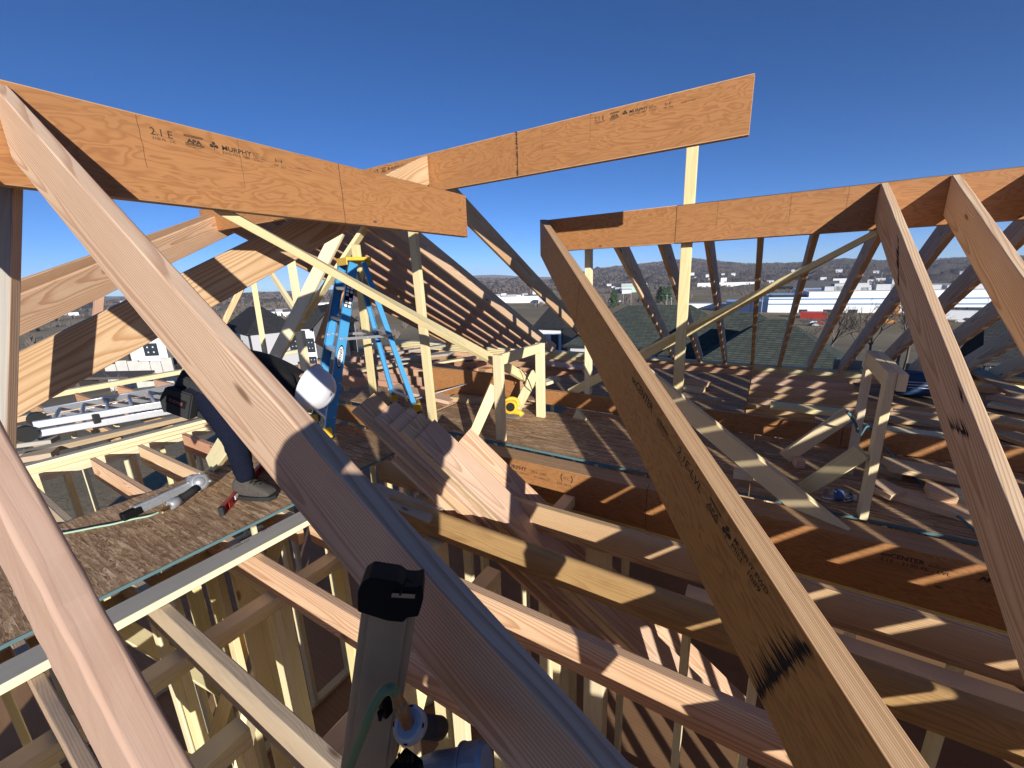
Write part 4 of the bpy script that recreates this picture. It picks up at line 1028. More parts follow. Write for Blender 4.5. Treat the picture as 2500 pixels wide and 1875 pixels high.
bm = bmesh.new(); add_tube(bm, [a, a+dr*.006]+[a+dr*(.012*k+.01) for k in range(1, 12)]+[b-dr*.035, b-dr*.012, b], [.022, .031]+[.0325 if k % 2 else .0305 for k in range(1, 12)]+[.025, .013, .012], 18)
bm_obj('shell', bm, glassy('clear_plastic', (.9, .95, .97)), parent=BT, mw=BT.matrix_world.inverted(), smooth=True)
bm = bmesh.new(); add_tube(bm, [a.lerp(b, .42), a.lerp(b, .66)], .0335, 18, caps=False); bm_obj('label_wrap', bm, plain('blue_label', (.08, .14, .35), .4), parent=BT, mw=BT.matrix_world.inverted())
bm = bmesh.new(); add_tube(bm, [b-dr*.002, b+dr*.014], .014, 12); bm_obj('cap', bm, LABW, parent=BT, mw=BT.matrix_world.inverted())
bm = bmesh.new(); add_tube(bm, [ZA('z', DK+.14, 290, 770), ZA('z', DK+.24, 1140, 520)], .008, 8); tag(bm_obj('steel_rod', bm, STEEL), 'thin steel rod lying across headers behind the stepladder', 'rod')
hose('air_hose', 'blue grey hose running from the right trestle to the lower right', [ZC('z', DK+.5, 225, 680), ZC('z', DK+.42, 290, 770), ZC('z', DK+.25, 330, 870), ZC('z', DK+.30, 400, 800), ZC('z', DK+.1, 520, 960), ZC('z', DK+.02, 700, 1150), ZC('z', DK+.02, 960, 1390), ZC('z', DK+.02, 1270, 1650), ZC('z', DK+.02, 1500, 1850)], .008, HOSEB)
hose('power_cord', 'thin black cord looping from the brace to the deck by the small trestle', [ZA('d', 4.0, 1430, 455), ZA('d', 4.0, 1480, 520), ZA('d', 4.0, 1540, 660), ZA('z', DK+.01, 1575, 815), ZA('z', DK+.01, 1440, 830)], .005, RUB, cat='cord')
bm = bmesh.new()
a = ZA('z', DK, 1980, 975); b = ZA('z', DK, 2120, 1003); M = frame(a, b-a, (0, 0, 1)); L = (b-a).length
add_prism(bm, [(0, 0), (L, 0), (L*.36, .105)], 'y', 0, .038); o = bm_obj('offcut', bm, SPF); o.matrix_world = M; tag(o, 'triangular pale offcut standing on the sunny strand board', 'offcut')

# loose planks on the deck
def loose(label, a, b, w, t=.036, mat=FIR, lift=0.0, lift2=None, roll=0.0, f=None):
    A = f('z', DK+t/2+lift, *a); B = f('z', DK+t/2+(lift if lift2 is None else lift2), *b)
    beam('plank', label, A, B, w, t, mat, 'plank', roll=roll)
for args in (
    ('broad sun striped plank at right among the loose boards', (545, 1105), (1160, 1215), .184, .038, FIR, .075, .05),
    ('long dark plank running under the blue grey hose', (440, 1290), (1250, 1520), .16, .038, FIR, .0, .0),
    ('short plank end beside the right trestle leg', (440, 1255), (640, 1360), .14, .038, FIR, .04, .02),
    ('pale short board with lit end left of the scuffed rafter', (560, 830), (1035, 890), .14, .038, SPF, .02, .0),
    ('pinkish board behind the right trestle with dark knot', (530, 735), (1010, 785), .12, .04, FIR, .02, .0),
    ('small angled block under the hose at right', (870, 1310), (1100, 1370), .14, .05, FIR, .04, .03),
    ('stubby block by the scuffed rafter', (1120, 1330), (1200, 1400), .09, .05, SPF, .0, .0),
    ('grey plank crossing other planks at the right edge', (1275, 350), (1655, 560), .16, .038, SPFD, .08, .05),
    ('long fir plank at the right edge, third from the back', (1390, 560), (1800, 640), .14, .04, FIR, .06, .06),
    ('long fir plank at the right edge, fourth from the back', (1380, 620), (1800, 690), .14, .04, SPF, .02, .02),
    ('fir plank at the right edge, second from the back', (1310, 470), (1800, 540), .14, .04, FIR, .04, .04),
    ('sunlit plank at the right edge nearest the far wall', (1480, 405), (1800, 440), .12, .04, SPF, .04, .04),
    ('wide plank at the right edge beside the scuffed rafter', (1450, 750), (1800, 810), .184, .04, FIR, .03, .03),
    ('lower wide plank at the right edge below the others', (1500, 860), (1800, 960), .184, .04, FIR, .01, .01),
    ('dark narrow board under the broad striped plank', (470, 1120), (700, 1190), .12, .05, SPFD, .0, .0),
    ('thin scrap lying in front of the blue box', (600, 665), (960, 710), .05, .02, SPF, .0, .0),
): loose(*args[:3], args[3], args[4], args[5], args[6], args[7], f=ZC)
for args in (
    ('short block pair behind the tall post, upper block', (40, 455), (205, 480), .14, .05, FIR, .05, .05),
    ('short block pair behind the tall post, lower block', (40, 500), (170, 520), .14, .05, SPF, .0, .0),
    ('grey plank end lying on the header', (40, 545), (270, 590), .12, .038, SPFD, .17, .17),
    ('pale plank with pointed end on the header behind the right trestle', (590, 610), (1080, 665), .14, .04, SPF, .17, .17),
    ('curved offcut under the upper trestle brace', (735, 960), (790, 965), .1, .06, FIR, .0, .0),
    ('pale short board lying under the leaning wide plank', (360, 1030), (480, 1050), .089, .05, SPF, .0, .0),
): loose(*args[:3], args[3], args[4], args[5], args[6], args[7], f=Z6)
for args in (
    ('wide weathered board leaning on headers behind the tall centre post', (150, 330), (670, 275), .25, .03, GREYW, .30, .38),
    ('bowed pale board on the headers at centre', (480, 385), (1020, 305), .16, .03, SPF, .16, .3),
    ('pinkish board end below the centre post', (40, 640), (690, 790), .20, .038, FIR, .12, .0),
    ('weathered board lying in front of the tall header', (690, 755), (1140, 790), .14, .06, SPFD, .0, .0),
    ('pale short board left of the small trestle brace end', (1660, 600), (1815, 550), .14, .038, SPF, .10, .12),
    ('wide brown board lying beyond the short centre post', (1670, 380), (2120, 440), .22, .03, FIR, .06, .04),
    ('orange block row behind the headers, left block', (520, 440), (740, 490), .2, .12, FIR, .1, .1),
    ('orange block row behind the headers, middle block', (760, 380), (1000, 420), .2, .12, FIRR, .12, .12),
    ('orange block row behind the headers, right block', (890, 445), (1090, 490), .16, .12, FIRR, .05, .05),
    ('long grey plank in the shade behind the stepladder', (-300, 330), (600, 190), .14, .04, GREYW, .1, .2),
    ('second long grey plank behind the stepladder', (-300, 460), (420, 330), .14, .04, SPFD, .1, .15),
): loose(*args[:3], args[3], args[4], args[5], args[6], args[7], f=ZA)
# short posts and braces around the stepladder
beam('brace', 'broad shaded diagonal brace left of the stepladder', P(4.4, 601, 760), P(4.3, 722, 519), .038, .14, SPF, 'brace', roll=.5, ext=(.6, .1))
beam('brace', 'pale diagonal brace touching the stepladder top', P(4.7, 612, 755), P(4.4, 788, 493), .089, .038, SPF, 'brace', roll=.3, ext=(.6, .1))
post('post', 'slim pale post far left of the stepladder', P(6.2, 572, 760), P(6.2, 546, 600), .089, .038, ext=(.5, .4))
beam('brace', 'thin far diagonal brace in front of the hills left of the stepladder', P(5.9, 566, 560), P(5.2, 628, 655), .038, .089, SPF, 'brace', ext=(.4, .35))
post('post', 'two faced pale post against the sky left of the stepladder', P(4.6, 649, 690), P(4.6, 628, 560), .089, .05, ext=(.05, .4))
post('post', 'short stamped post with shaded foot left of the stepladder', P(4.3, 665, 830), P(4.3, 648, 716), .12, .04, ext=(.15, 0), mat=SPF)
post('post', 'pale post standing behind the open stepladder', Z(DK, 807, 853), P(4.25, 768, 528), .10, .038)
beam('brace', 'reddish rafter tail behind the stepladder rails', P(5.5, 690, 745), P(5.2, 745, 600), .038, .14, FIRR, 'brace')
post('post', 'dim post seen far left between two rafters', P(6.5, 210, 690), P(6.5, 214, 640), .1, .1, FIRR, ext=(.8, .2))
beam('brace', 'thin sunlit stick in front of the evergreens', P(4.6, 488, 690), P(4.6, 520, 625), .038, .06, FIR, 'brace', ext=(.3, .2))
# thin strips between the deck sheets and the leaning planks
beam('plank', 'flat grey board with black stamps lying beside the stained joist', Z5('z', -1.40, 400, 1135), Z5('z', -1.40, 800, 1300), .13, .036, GREYW, 'plank')
beam('plank', 'leaning short board lit beside the worker\'s trousers', ZP('z', DK+.02, 840, 990), ZP('z', -1.0, 1060, 660), .04, .14, SPF, 'plank')

# aluminium extension ladder lying on the plates
AL = empty('extension_ladder', 'aluminium extension ladder lying flat across the plates at left', 'ladder', Matrix.Translation(ZLL('z', -1.22, 900, 620)))
ra0, ra1 = ZLL('z', -1.23, 330, 770), ZLL('z', -1.23, 1560, 560); rb0, rb1 = ZLL('z', -1.23, 420, 640), ZLL('z', -1.23, 1700, 385)
ra1 = ra1+(ra1-ra0)*.9; rb1 = rb1+(rb1-rb0)*.5
for k, (p, q) in enumerate(((ra0, ra1), (rb0, rb1))):
    for j in (0, 1): beam('rail', None, p+Vector((.0, .0, .085*j)), q+Vector((0, 0, .085*j)), .03, .07, ALU, parent=AL, bev=.006)
    bm = bmesh.new(); add_tube(bm, [p-Vector((.05, .06, -.02)), p+Vector((.05, -.06, .02))], [.07, .07], 14); bm_obj('foot', bm, RUB, parent=AL, mw=AL.matrix_world.inverted())
for k in range(7):
    t = .10+.16*k
    a, b = ra0.lerp(ra1, t*.62), rb0.lerp(rb1, t*.62)
    bm = bmesh.new(); add_tube(bm, [a+Vector((0, 0, .085)), b+Vector((0, 0, .085))], .016, 10); add_tube(bm, [a, b], .016, 10); bm_obj('rung', bm, STEEL, parent=AL, mw=AL.matrix_world.inverted())
for k in (.22, .5):
    a = ra0.lerp(ra1, k); bm = bmesh.new(); add_box(bm, a+Vector((.0, .0, .05)), (.045, .07, .10), bev=.01); bm_obj('rung_lock', bm, RUB, parent=AL, mw=AL.matrix_world.inverted())
beam('plank', 'weathered plank under the aluminium ladder, white end', ZLL('z', -1.33, 190, 860), ZLL('z', -1.33, 500, 820), .14, .04, GREYW, 'plank')
beam('plank', 'pale offcut board lying beside the doubled yellow plate', ZLL('z', -1.36, 200, 985), ZLL('z', -1.36, 500, 935), .18, .05, SPFD, 'plank')
beam('plank', 'short grey board lying across the far left plates', ZLL('z', -1.28, 1270, 385), ZLL('z', -1.28, 1470, 400), .2, .04, GREYW, 'plank')

# ------------------------------------------------------------------ land, houses, woods
SKYL = [(-600, 640), (0, 655), (200, 642), (262, 640), (330, 645), (480, 633), (560, 627.5), (640, 631), (700, 632), (830, 622), (960, 606), (1030, 598), (1130, 598), (1180, 601), (1235, 592), (1280, 579),
        (1340, 572.5), (1440, 562.5), (1494, 556), (1555, 562), (1612, 567), (1697, 566), (1741, 563), (1828, 556), (1861, 557), (1920, 561), (1997, 558), (2057, 554), (2212, 549), (2600, 560)]
def azel(x, y):
    d = ray(x*K, y*K); return math.atan2(d.x, d.y), d.z/math.hypot(d.x, d.y)
_sk = sorted(azel(*p) for p in SKYL); _ska = np.array([a for a, _ in _sk]); _ske = np.array([e for _, e in _sk])
_rk = np.array([0, 16, 75, 130, 220, 950]); _zk = np.array([-5.3, -5.5, -12.4, -19, -30, -30])
def gz(x, y):
    r = np.hypot(x, y); az = np.arctan2(x, y)
    e = np.interp(az, _ska, _ske, left=.012, right=.012)
    z = np.interp(r, _rk, _zk)
    t = np.clip((r-900)/1700, 0, 1); t = t*t*(3-2*t)
    top = e*2600 - 9
    z = np.where(r > 900, -30*(1-t)+top*t, z)
    z = np.where(r > 2600, top-(r-2600)*.06, z)
    n = np.sin(x*.011+1)*np.cos(y*.013)+.6*np.sin(x*.031+y*.027)
    return z + n*np.clip((r-120)/600, 0, 1)*2.2*np.where(r > 900, np.clip((2600-r)/800, .3, 3), 1)
def on_ground(x, y):                              # sight line through a pixel (2500 wide) down to the land
    d = ray(x, y); d = d/math.hypot(d.x, d.y); r = 12.0
    while r < 2600:
        if d.z*r <= float(gz(d.x*r, d.y*r)): break
        r *= 1.01
    return Vector((d.x*r, d.y*r, float(gz(d.x*r, d.y*r))))

N = NT('dry_land'); tc = N.n('TexCoord').outputs['Object']
n1 = N.noise(tc, .9, 5, .7); n2 = N.noise(tc, .013, 5, .6); n3 = N.noise(N.vmath('MULTIPLY', tc, (.004, .02, .02)), 1.0, 3); nfine = N.noise(tc, 9.0, 4, .75)
c = N.ramp(n2, [(.3, (.22, .17, .10)), (.48, (.31, .24, .14)), (.6, (.42, .33, .20)), (.75, (.25, .21, .12))])
c = N.mix(N.n('MapRange', {0: n1, 1: .35, 2: .7, 3: 0.0, 4: .6}).outputs[0], c, (.26, .21, .14))
c = N.mix(N.n('MapRange', {0: nfine, 1: .45, 2: .75, 3: 0.0, 4: .7}).outputs[0], c, (.06, .05, .035))
rr = N.n('VectorMath', {0: tc}, operation='LENGTH').outputs['Value']
hill = N.n('MapRange', {0: rr, 1: 800, 2: 1150}).outputs[0]
hf = N.noise(tc, .02, 6, .7)
c = N.mix(hill, c, N.ramp(hf, [(.35, (.075, .063, .06)), (.55, (.105, .087, .08)), (.75, (.14, .115, .10))]))
LAND = N.done(c, .95, N.math('ADD', nfine, n1), .5, .05, .1)
azs = []
a = -math.pi
while a < math.pi-1e-6:
    azs.append(a); a += math.radians(.5 if abs(a-YAW) < 1.05 else 4)
rs = [0.5, 8, 16, 25, 35, 48, 60, 75, 90, 110, 130, 155, 185, 220, 280, 350, 430, 520, 620, 730, 850, 950]
r = 1000.0
while r < 2600: rs.append(r); r += 90
rs += [2600, 2750, 3000, 3500, 4500, 7000]
AZ, RR = np.meshgrid(np.array(azs), np.array(rs)); X = RR*np.sin(AZ); Y = RR*np.cos(AZ); ZZ = gz(X, Y)
rgn = np.random.default_rng(5)
ZZ = ZZ + rgn.normal(0, 1, ZZ.shape)*np.where(RR > 1000, 4.0, 0)*np.where(RR > 2700, 0, 1)
ZZ = np.where(RR > 3400, -60, ZZ)
nv = len(azs); vs = np.stack([X, Y, ZZ], -1).reshape(-1, 3); fs = []
for i in range(len(rs)-1):
    for j in range(nv):
        j2 = (j+1) % nv; fs.append((i*nv+j, i*nv+j2, (i+1)*nv+j2, (i+1)*nv+j))
fs.append(tuple(range(nv))[::-1])
me = bpy.data.meshes.new('ground'); me.from_pydata(vs.tolist(), [], fs); me.update()
for p in me.polygons: p.use_smooth = True
tag(link('ground', me, [LAND]), kind='structure')
# farther blue ridge
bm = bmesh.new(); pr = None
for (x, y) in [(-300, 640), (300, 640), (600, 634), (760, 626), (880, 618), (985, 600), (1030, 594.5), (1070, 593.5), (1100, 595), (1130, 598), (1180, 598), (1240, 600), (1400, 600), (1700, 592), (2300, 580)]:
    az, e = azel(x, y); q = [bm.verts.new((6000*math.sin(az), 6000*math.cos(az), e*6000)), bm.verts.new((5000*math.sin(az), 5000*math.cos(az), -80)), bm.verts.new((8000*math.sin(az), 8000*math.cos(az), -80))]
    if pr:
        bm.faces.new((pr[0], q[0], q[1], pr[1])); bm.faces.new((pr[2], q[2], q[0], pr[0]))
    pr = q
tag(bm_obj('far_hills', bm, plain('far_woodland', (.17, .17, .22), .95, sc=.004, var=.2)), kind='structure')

# woods: bare crowns too many to count
def woods(name, n, rmin, rmax, hmin, hmax, mat, seed, keep):
    rg = np.random.default_rng(seed); V_, F_ = [], []
    az = rg.uniform(YAW-1.0, YAW+1.0, n); r = np.sqrt(rg.uniform(rmin**2, rmax**2, n))
    x = r*np.sin(az); y = r*np.cos(az); z = gz(x, y); cl = np.sin(x*.021+seed)*np.cos(y*.017)+.5*np.sin(x*.05+y*.043)
    for i in range(n):
        if not keep(x[i], y[i], r[i], az[i], cl[i]): continue
        h = rg.uniform(hmin, hmax); w = h*rg.uniform(.28, .48); b = len(V_)
        nb = 9 if r[i] < 900 else 6; kx, ky = math.cos(az[i]), -math.sin(az[i])
        for q in range(nb):
            t = rg.uniform(-1, 1); hh = h*(1-.45*t*t)*rg.uniform(.7, 1); ww = w*rg.uniform(.10, .22); dp = rg.uniform(-.4, .4)*w; xb = t*w*.25
            for (s_, u_) in ((xb-ww*.4, 0), (xb+ww*.4, 0), (t*w*.8+ww, hh*.62), (t*w, hh), (t*w*.7-ww, hh*.55)):
                V_.append((x[i]+kx*s_+ky*dp, y[i]+ky*s_-kx*dp, z[i]-.3+u_))
            F_.append(tuple(range(b+5*q, b+5*q+5)))
    me = bpy.data.meshes.new(name); me.from_pydata(V_, [], F_); me.update()
    return tag(link(name, me, [mat]), kind='stuff')
Nn = NT('bare_woodland'); tc = Nn.n('TexCoord').outputs['Object']; q = Nn.noise(tc, .07, 3, .7)
BARE = Nn.done(Nn.ramp(q, [(.3, (.095, .078, .072)), (.55, (.13, .106, .094)), (.75, (.17, .14, .115))]), .95, spec=.05)
woods('bare_woods', 24000, 900, 2650, 5, 8, BARE, 3, lambda x, y, r, az, cl: cl > -1.1)
woods('scrub_woods', 4200, 230, 900, 4, 8, BARE, 8, lambda x, y, r, az, cl: (cl > .35 and r > 170 and not (az > -.16 and r < 480)) or (r < 170 and az > -.2 and cl > -.3) or (az < -.75 and r > 130 and cl > -.2))

# houses
ROOFD = None
def shingle(name, ca, cb):
    N = NT(name); tc = N.n('TexCoord').outputs['Object']
    b = N.n('TexBrick', {'Vector': N.n('CombineXYZ', {0: N.math('ADD', N.n('SeparateXYZ', {0: tc}).outputs[0], N.n('SeparateXYZ', {0: tc}).outputs[1]), 1: N.n('SeparateXYZ', {0: tc}).outputs[2], 2: 0.0}).outputs[0],
                         'Color1': (*ca, 1), 'Color2': (*cb, 1), 'Mortar': (ca[0]*.4, ca[1]*.4, ca[2]*.4, 1), 'Scale': 1.0, 'Mortar Size': .018, 'Bias': 0.0, 'Brick Width': .45, 'Row Height': .115})
    nz = N.noise(tc, 40, 3, .7)
    return N.done(N.mix(N.math('MULTIPLY', nz, .5), b.outputs[0], ca), .92, b.outputs[1], .4, .02, .1)
SHG = shingle('green_grey_shingle', (.052, .062, .055), (.095, .105, .088)); SHB = shingle('charcoal_shingle', (.03, .031, .034), (.05, .05, .054))
HWH = plain('white_siding', (.72, .72, .74), .7, sc=2, var=.04); HGY = plain('grey_siding', (.46, .45, .47), .7, sc=2, var=.04); HDK = plain('dark_siding', (.075, .075, .08), .7)
TRIM = plain('black_trim', (.02, .02, .022), .5); GLS = plain('dark_glass', (.03, .04, .055), .12, spec=.6); BDOOR = plain('blue_grey_door', (.03, .06, .09), .5)
CONC = plain('pale_concrete', (.48, .46, .42), .9, var=.25, sc=1.2)
def house(label, P0, P1, depth, hgt, rise, front, side, roofm, wins=(), wins_side=(), over=.45, ridge_frac=None, base=1.0):
    """P0-P1: eave line of the wall facing the camera, left to right; depth goes away from the camera"""
    P0, P1 = Vector(P0), Vector(P1); P1.z = P0.z; x = (P1-P0); L = x.length; x.normalize(); y = Vector((-x.y, x.x, 0))
    if y.dot(P0) < 0: y = -y
    zz = P0.z-hgt-base; M = Matrix((x, y, Vector((0, 0, 1)))).transposed().to_4x4(); M.translation = Vector((P0.x, P0.y, zz))
    t = empty('house', label, 'house', M); H = hgt+base
    bm = bmesh.new(); add_box(bm, (L/2, .1, H/2), (L, .2, H), 0); add_box(bm, (L/2, depth-.1, H/2), (L, .2, H), 0)
    add_box(bm, (.1, depth/2, H/2), (.196, depth-.404, H), 1); add_box(bm, (L-.1, depth/2, H/2), (.196, depth-.404, H), 1)
    for cx, cy in ((0, 0), (L, 0)): add_box(bm, (cx, cy, H/2), (.24, .24, H), 2)
    bm_obj('wall', bm, [front, side, TRIM], parent=t, mw=Matrix.Identity(4))
    bm = bmesh.new(); o = over; a, b, c_, d_ = [bm.verts.new(v) for v in ((-o, -o, H), (L+o, -o, H), (L+o, depth+o, H), (-o, depth+o, H))]
    half = min(L, depth)/2+o
    if ridge_frac is not None: half = half*ridge_frac
    if L >= depth: r0, r1 = bm.verts.new((-o+half, depth/2, H+rise)), bm.verts.new((L+o-half, depth/2, H+rise)); bm.faces.new((a, b, r1, r0)); bm.faces.new((b, c_, r1)); bm.faces.new((c_, d_, r0, r1)); bm.faces.new((d_, a, r0))
    else: r0, r1 = bm.verts.new((L/2, -o+half, H+rise)), bm.verts.new((L/2, depth+o-half, H+rise)); bm.faces.new((a, b, r0)); bm.faces.new((b, c_, r1, r0)); bm.faces.new((c_, d_, r1)); bm.faces.new((d_, a, r0, r1))
    bm.faces.new((d_, c_, b, a))
    bm_obj('roof', bm, roofm, parent=t, mw=Matrix.Identity(4))
    bm = bmesh.new()
    for (c1, s1) in (((L/2, -o-.05, H-.06), (L+2*o, .1, .2)), ((-o-.05, depth/2, H-.06), (.1, depth+2*o, .2)), ((L+o+.05, depth/2, H-.06), (.1, depth+2*o, .2))): add_box(bm, c1, s1)
    bm_obj('gutter', bm, TRIM, parent=t, mw=Matrix.Identity(4))
    def win(cx, cz, w, h, face, door=False):
        bm = bmesh.new()
        if face == 'f': add_box(bm, (cx, -.02, cz), (w, .08, h))
        else: add_box(bm, ((-.02 if face == 'l' else L+.02), cx, cz), (.08, w, h))
        wo = bm_obj('door' if door else 'window', bm, BDOOR if door else TRIM, parent=t, mw=Matrix.Identity(4))
        bm = bmesh.new()
        for k in (-1, 1):
            if face == 'f': add_box(bm, (cx+k*w*.23, -.07, cz), (w*.38, .03, h*.84))
            else: add_box(bm, ((-.07 if face == 'l' else L+.07), cx+k*w*.23, cz), (.03, w*.38, h*.84))
        bm_obj('pane', bm, GLS, parent=wo, mw=Matrix.Identity(4))
        if not door:
            bm = bmesh.new()
            for k in (-1, 1):
                for j in (-1, 1):
                    if face == 'f': add_box(bm, (cx+k*w*.2, -.088, cz+j*h*.2), (w*.10, .005, w*.10))
            if face == 'f': bm_obj('sticker', bm, LABW, parent=wo, mw=Matrix.Identity(4))
            else: bm.free()
    for wv_ in wins: win(*wv_[:4], 'f', len(wv_) > 4)
    for wv_ in wins_side: win(*wv_[:4], wv_[4])
    return t
def Zf(z, x, y): return PL('z', z, x, y)
# left: white and grey two storey house
P0, P1 = Zf(-6.6, 607, 815), Zf(-6.6, 726, 803)
H1 = house('long grey house with charcoal roof beyond the left deck, white gable end', P0, P1, 14, 5.6, 3.6, HGY, HWH, SHB, [(6, 4.3, 1.3, 1.9), (13.5, 2.2, 1.3, 2.6), (19, 3.2, 1.8, 3.2)], [(5, 4.3, 2.0, 2.0, 'l')])
P0, P1 = Zf(-6.2, 728, 800), Zf(-6.2, 800, 798)
H2 = house('white house with dark front gable seen through the stepladder', P0, P1, 10, 5.6, 3.2, HWH, HWH, SHB, [(1.6, 3.8, 1.2, 2.2), (1.6, 1.2, 1.2, 1.6)])
bm = bmesh.new(); add_prism(bm, [(3.0, 0), (7.6, 0), (7.6, 6.6), (5.3, 8.8), (3.0, 6.6)], 'y', -1.2, .3, 0); bm_obj('front_gable', bm, HDK, parent=H2, mw=Matrix.Identity(4))
bm = bmesh.new(); add_prism(bm, [(2.6, 6.5), (5.3, 9.1), (8.0, 6.5), (8.0, 6.2), (5.3, 8.75), (2.6, 6.2)], 'y', -1.6, .5, 0); bm_obj('gable_roof', bm, SHB, parent=H2, mw=Matrix.Identity(4))
bm = bmesh.new(); add_box(bm, (5.3, -1.25, 4.6), (1.2, .1, 2.2)); wn = bm_obj('window', bm, TRIM, parent=H2, mw=Matrix.Identity(4))
bm = bmesh.new(); add_box(bm, (5.3, -1.32, 4.6), (.35, .03, 1.8)); bm_obj('sticker', bm, LABW, parent=wn, mw=Matrix.Identity(4))
P0, P1 = Zf(-4.6, 300, 806), Zf(-4.6, 440, 800)
H3 = house('white two storey house with dark gable above the concrete wall at left', P0, P1, 9, 6.0, 2.8, HWH, HWH, SHB, [(3.0, 1.6, 2.0, .9), (2.6, 4.4, 1.6, 1.6)], base=1.0)
bm = bmesh.new(); add_prism(bm, [(5.0, 2.6), (9.6, 2.6), (9.6, 7.6), (7.3, 9.6), (5.0, 7.6)], 'y', -1.0, .3); bm_obj('front_gable', bm, HDK, parent=H3, mw=Matrix.Identity(4))
bm = bmesh.new(); add_box(bm, (7.3, -.9, 2.5), (5.4, 1.6, .2)); bm_obj('porch_roof', bm, TRIM, parent=H3, mw=Matrix.Identity(4))
bm = bmesh.new(); add_box(bm, (7.3, -.06, 1.2), (1.1, .1, 2.2)); dr_ = bm_obj('door', bm, HWH, parent=H3, mw=Matrix.Identity(4))
bm = bmesh.new(); add_box(bm, (7.3, -.12, 1.6), (.6, .03, .9)); bm_obj('pane', bm, GLS, parent=dr_, mw=Matrix.Identity(4))
bm = bmesh.new(); add_box(bm, (7.3, -1.06, 5.2), (1.1, .1, 1.6)); wn = bm_obj('window', bm, TRIM, parent=H3, mw=Matrix.Identity(4))
bm = bmesh.new(); add_box(bm, (7.3, -1.13, 5.2), (.7, .03, 1.2)); bm_obj('pane', bm, GLS, parent=wn, mw=Matrix.Identity(4))
# concrete wall of cast panels below that house
RW = empty('retaining_wall', 'pale concrete retaining wall below the white house at left', 'wall', Zf(-9.9, 250, 925))
a, b = Zf(-8.4, 255, 890), Zf(-8.4, 420, 880); x = (b-a); L = x.length; M = frame(a, x, (0, 0, 1)); rinv = RW.matrix_world.inverted()
for k in range(6):
    w_ = L/6; bm = bmesh.new(); hh = 3.4; add_box(bm, (w_*(k+.5), .05*((k*7) % 3), -hh/2+.12*((k*3) % 4)), (w_-.03, .35, hh), bev=.02); bm_obj('panel', bm, CONC, parent=RW, mw=rinv @ M)
bm = bmesh.new(); add_box(bm, (0, 0, 0), (7, 3, .25)); add_box(bm, (2.6, -1.2, -.9), (.25, .25, 1.6)); add_box(bm, (-3, .3, -.9), (.4, 2, 1.6))
o = bm_obj('shed', bm, [plain('shed_dark', (.09, .075, .07), .9)]); o.matrix_world = Matrix.Translation(Zf(-8.3, 268, 916)) @ Matrix.Rotation(.5, 4, 'Z'); tag(o, 'low dark open shed below the concrete wall at left', 'shed')
# centre house
P0, P1 = Zf(-7.4, 1310, 799), Zf(-7.4, 1373, 801)
house('white house with charcoal roof and two blue doors at centre', P0, P1, 13, 5.8, 4.0, HWH, HWH, SHB, [(.9+2.2*k, 4.6, 1.25, 2.3, 1) for k in (0, 1)], (), over=.6)
# right: shingle roofs just beyond the deck
for i, (pa, pb, dist, dep, rise, lab) in enumerate((((1345, 664), (1505, 653), 44, 10, 3.4, 'broad green grey shingle roof behind the tall pale post'), ((1560, 674), (1650, 676), 38, 8, 3.0, 'middle green grey shingle roof with a black shaded valley'), ((1640, 687), (1712, 690), 33, 8, 3.2, 'small peaked green grey shingle roof at right centre'))):
    a = ray(pa[0]*K, pa[1]*K); b = ray(pb[0]*K, pb[1]*K); a = a/math.hypot(a.x, a.y)*dist; b = b/math.hypot(b.x, b.y)*dist; m = (a+b)/2; x = (b-a); x.z = 0; L = x.length+dep*.9; x.normalize(); y = Vector((m.x, m.y, 0)).normalized()
    zr = m.z; p0 = m - x*L/2 - y*(dep/2); p1 = m + x*L/2 - y*(dep/2); p0.z = p1.z = zr-rise
    house(lab, p0, p1, dep, 3.5, rise, HGY, HGY, SHG, over=.5)
a = Zf(-6.4, 2360, 867); b = Zf(-6.4, 2412, 884)
house('white walled house with black roof at the far right edge', a, b, 9, 3.5, 2.9, HWH, HWH, SHB, [(1.3, 2.6, .9, 1.5), (2.5, 2.6, .9, 1.5)], over=.4, ridge_frac=.15)

# the long warehouse in the valley
g0, g1 = on_ground(1873, 763.5), on_ground(2560, 764.5); g0.z = g1.z = -31
x = (g1-g0); L = x.length; x.normalize(); y = Vector((-x.y, x.x, 0)); y = y if y.dot(g0) > 0 else -y
WHM = Matrix((x, y, Vector((0, 0, 1)))).transposed().to_4x4(); WHM.translation = g0
WHO = empty('warehouse', 'long white warehouse with two blue stripes across the valley', 'warehouse', WHM)
WW = plain('white_metal_wall', (.80, .80, .80), .6, sc=.05, var=.03); WBL = plain('blue_stripe', (.10, .22, .40), .6); WRF = plain('grey_flat_roof', (.45, .45, .45), .8, sc=.1)
wp = lambda name, bm, mats: bm_obj(name, bm, mats, parent=WHO, mw=Matrix.Identity(4))
sL = L*.17
bm = bmesh.new(); add_box(bm, (sL/2, 35, 5.9), (sL, 70, 11.8)); add_box(bm, (sL+(L-sL)/2, 40, 7.8), (L-sL, 80, 15.6)); wp('wall', bm, WW)
bm = bmesh.new(); add_box(bm, (L/2, -.15, 10.6), (L, .3, .9)); add_box(bm, (L/2, -.15, 7.0), (L, .3, .9)); wp('stripe', bm, WBL)
bm = bmesh.new(); add_box(bm, (sL*.52, 20, 12.6), (sL*.86, 30, 1.8)); wp('skylight', bm, GLS)
bm = bmesh.new(); add_box(bm, (-14, 14, 4.5), (28, 28, 9)); wp('glass_annex', bm, plain('blue_glass', (.02, .04, .10), .1, spec=.7))
bm = bmesh.new()
for (u_, w_, h_) in ((.30, 14, 3), (.36, 20, 5), (.42, 6, 2), (.50, 12, 4), (.57, 16, 8), (.62, 22, 3), (.75, 10, 2.5), (.86, 26, 3)): add_box(bm, (L*u_, 24, 15.6+h_/2), (w_, 12, h_))
wp('roof_unit', bm, WRF)
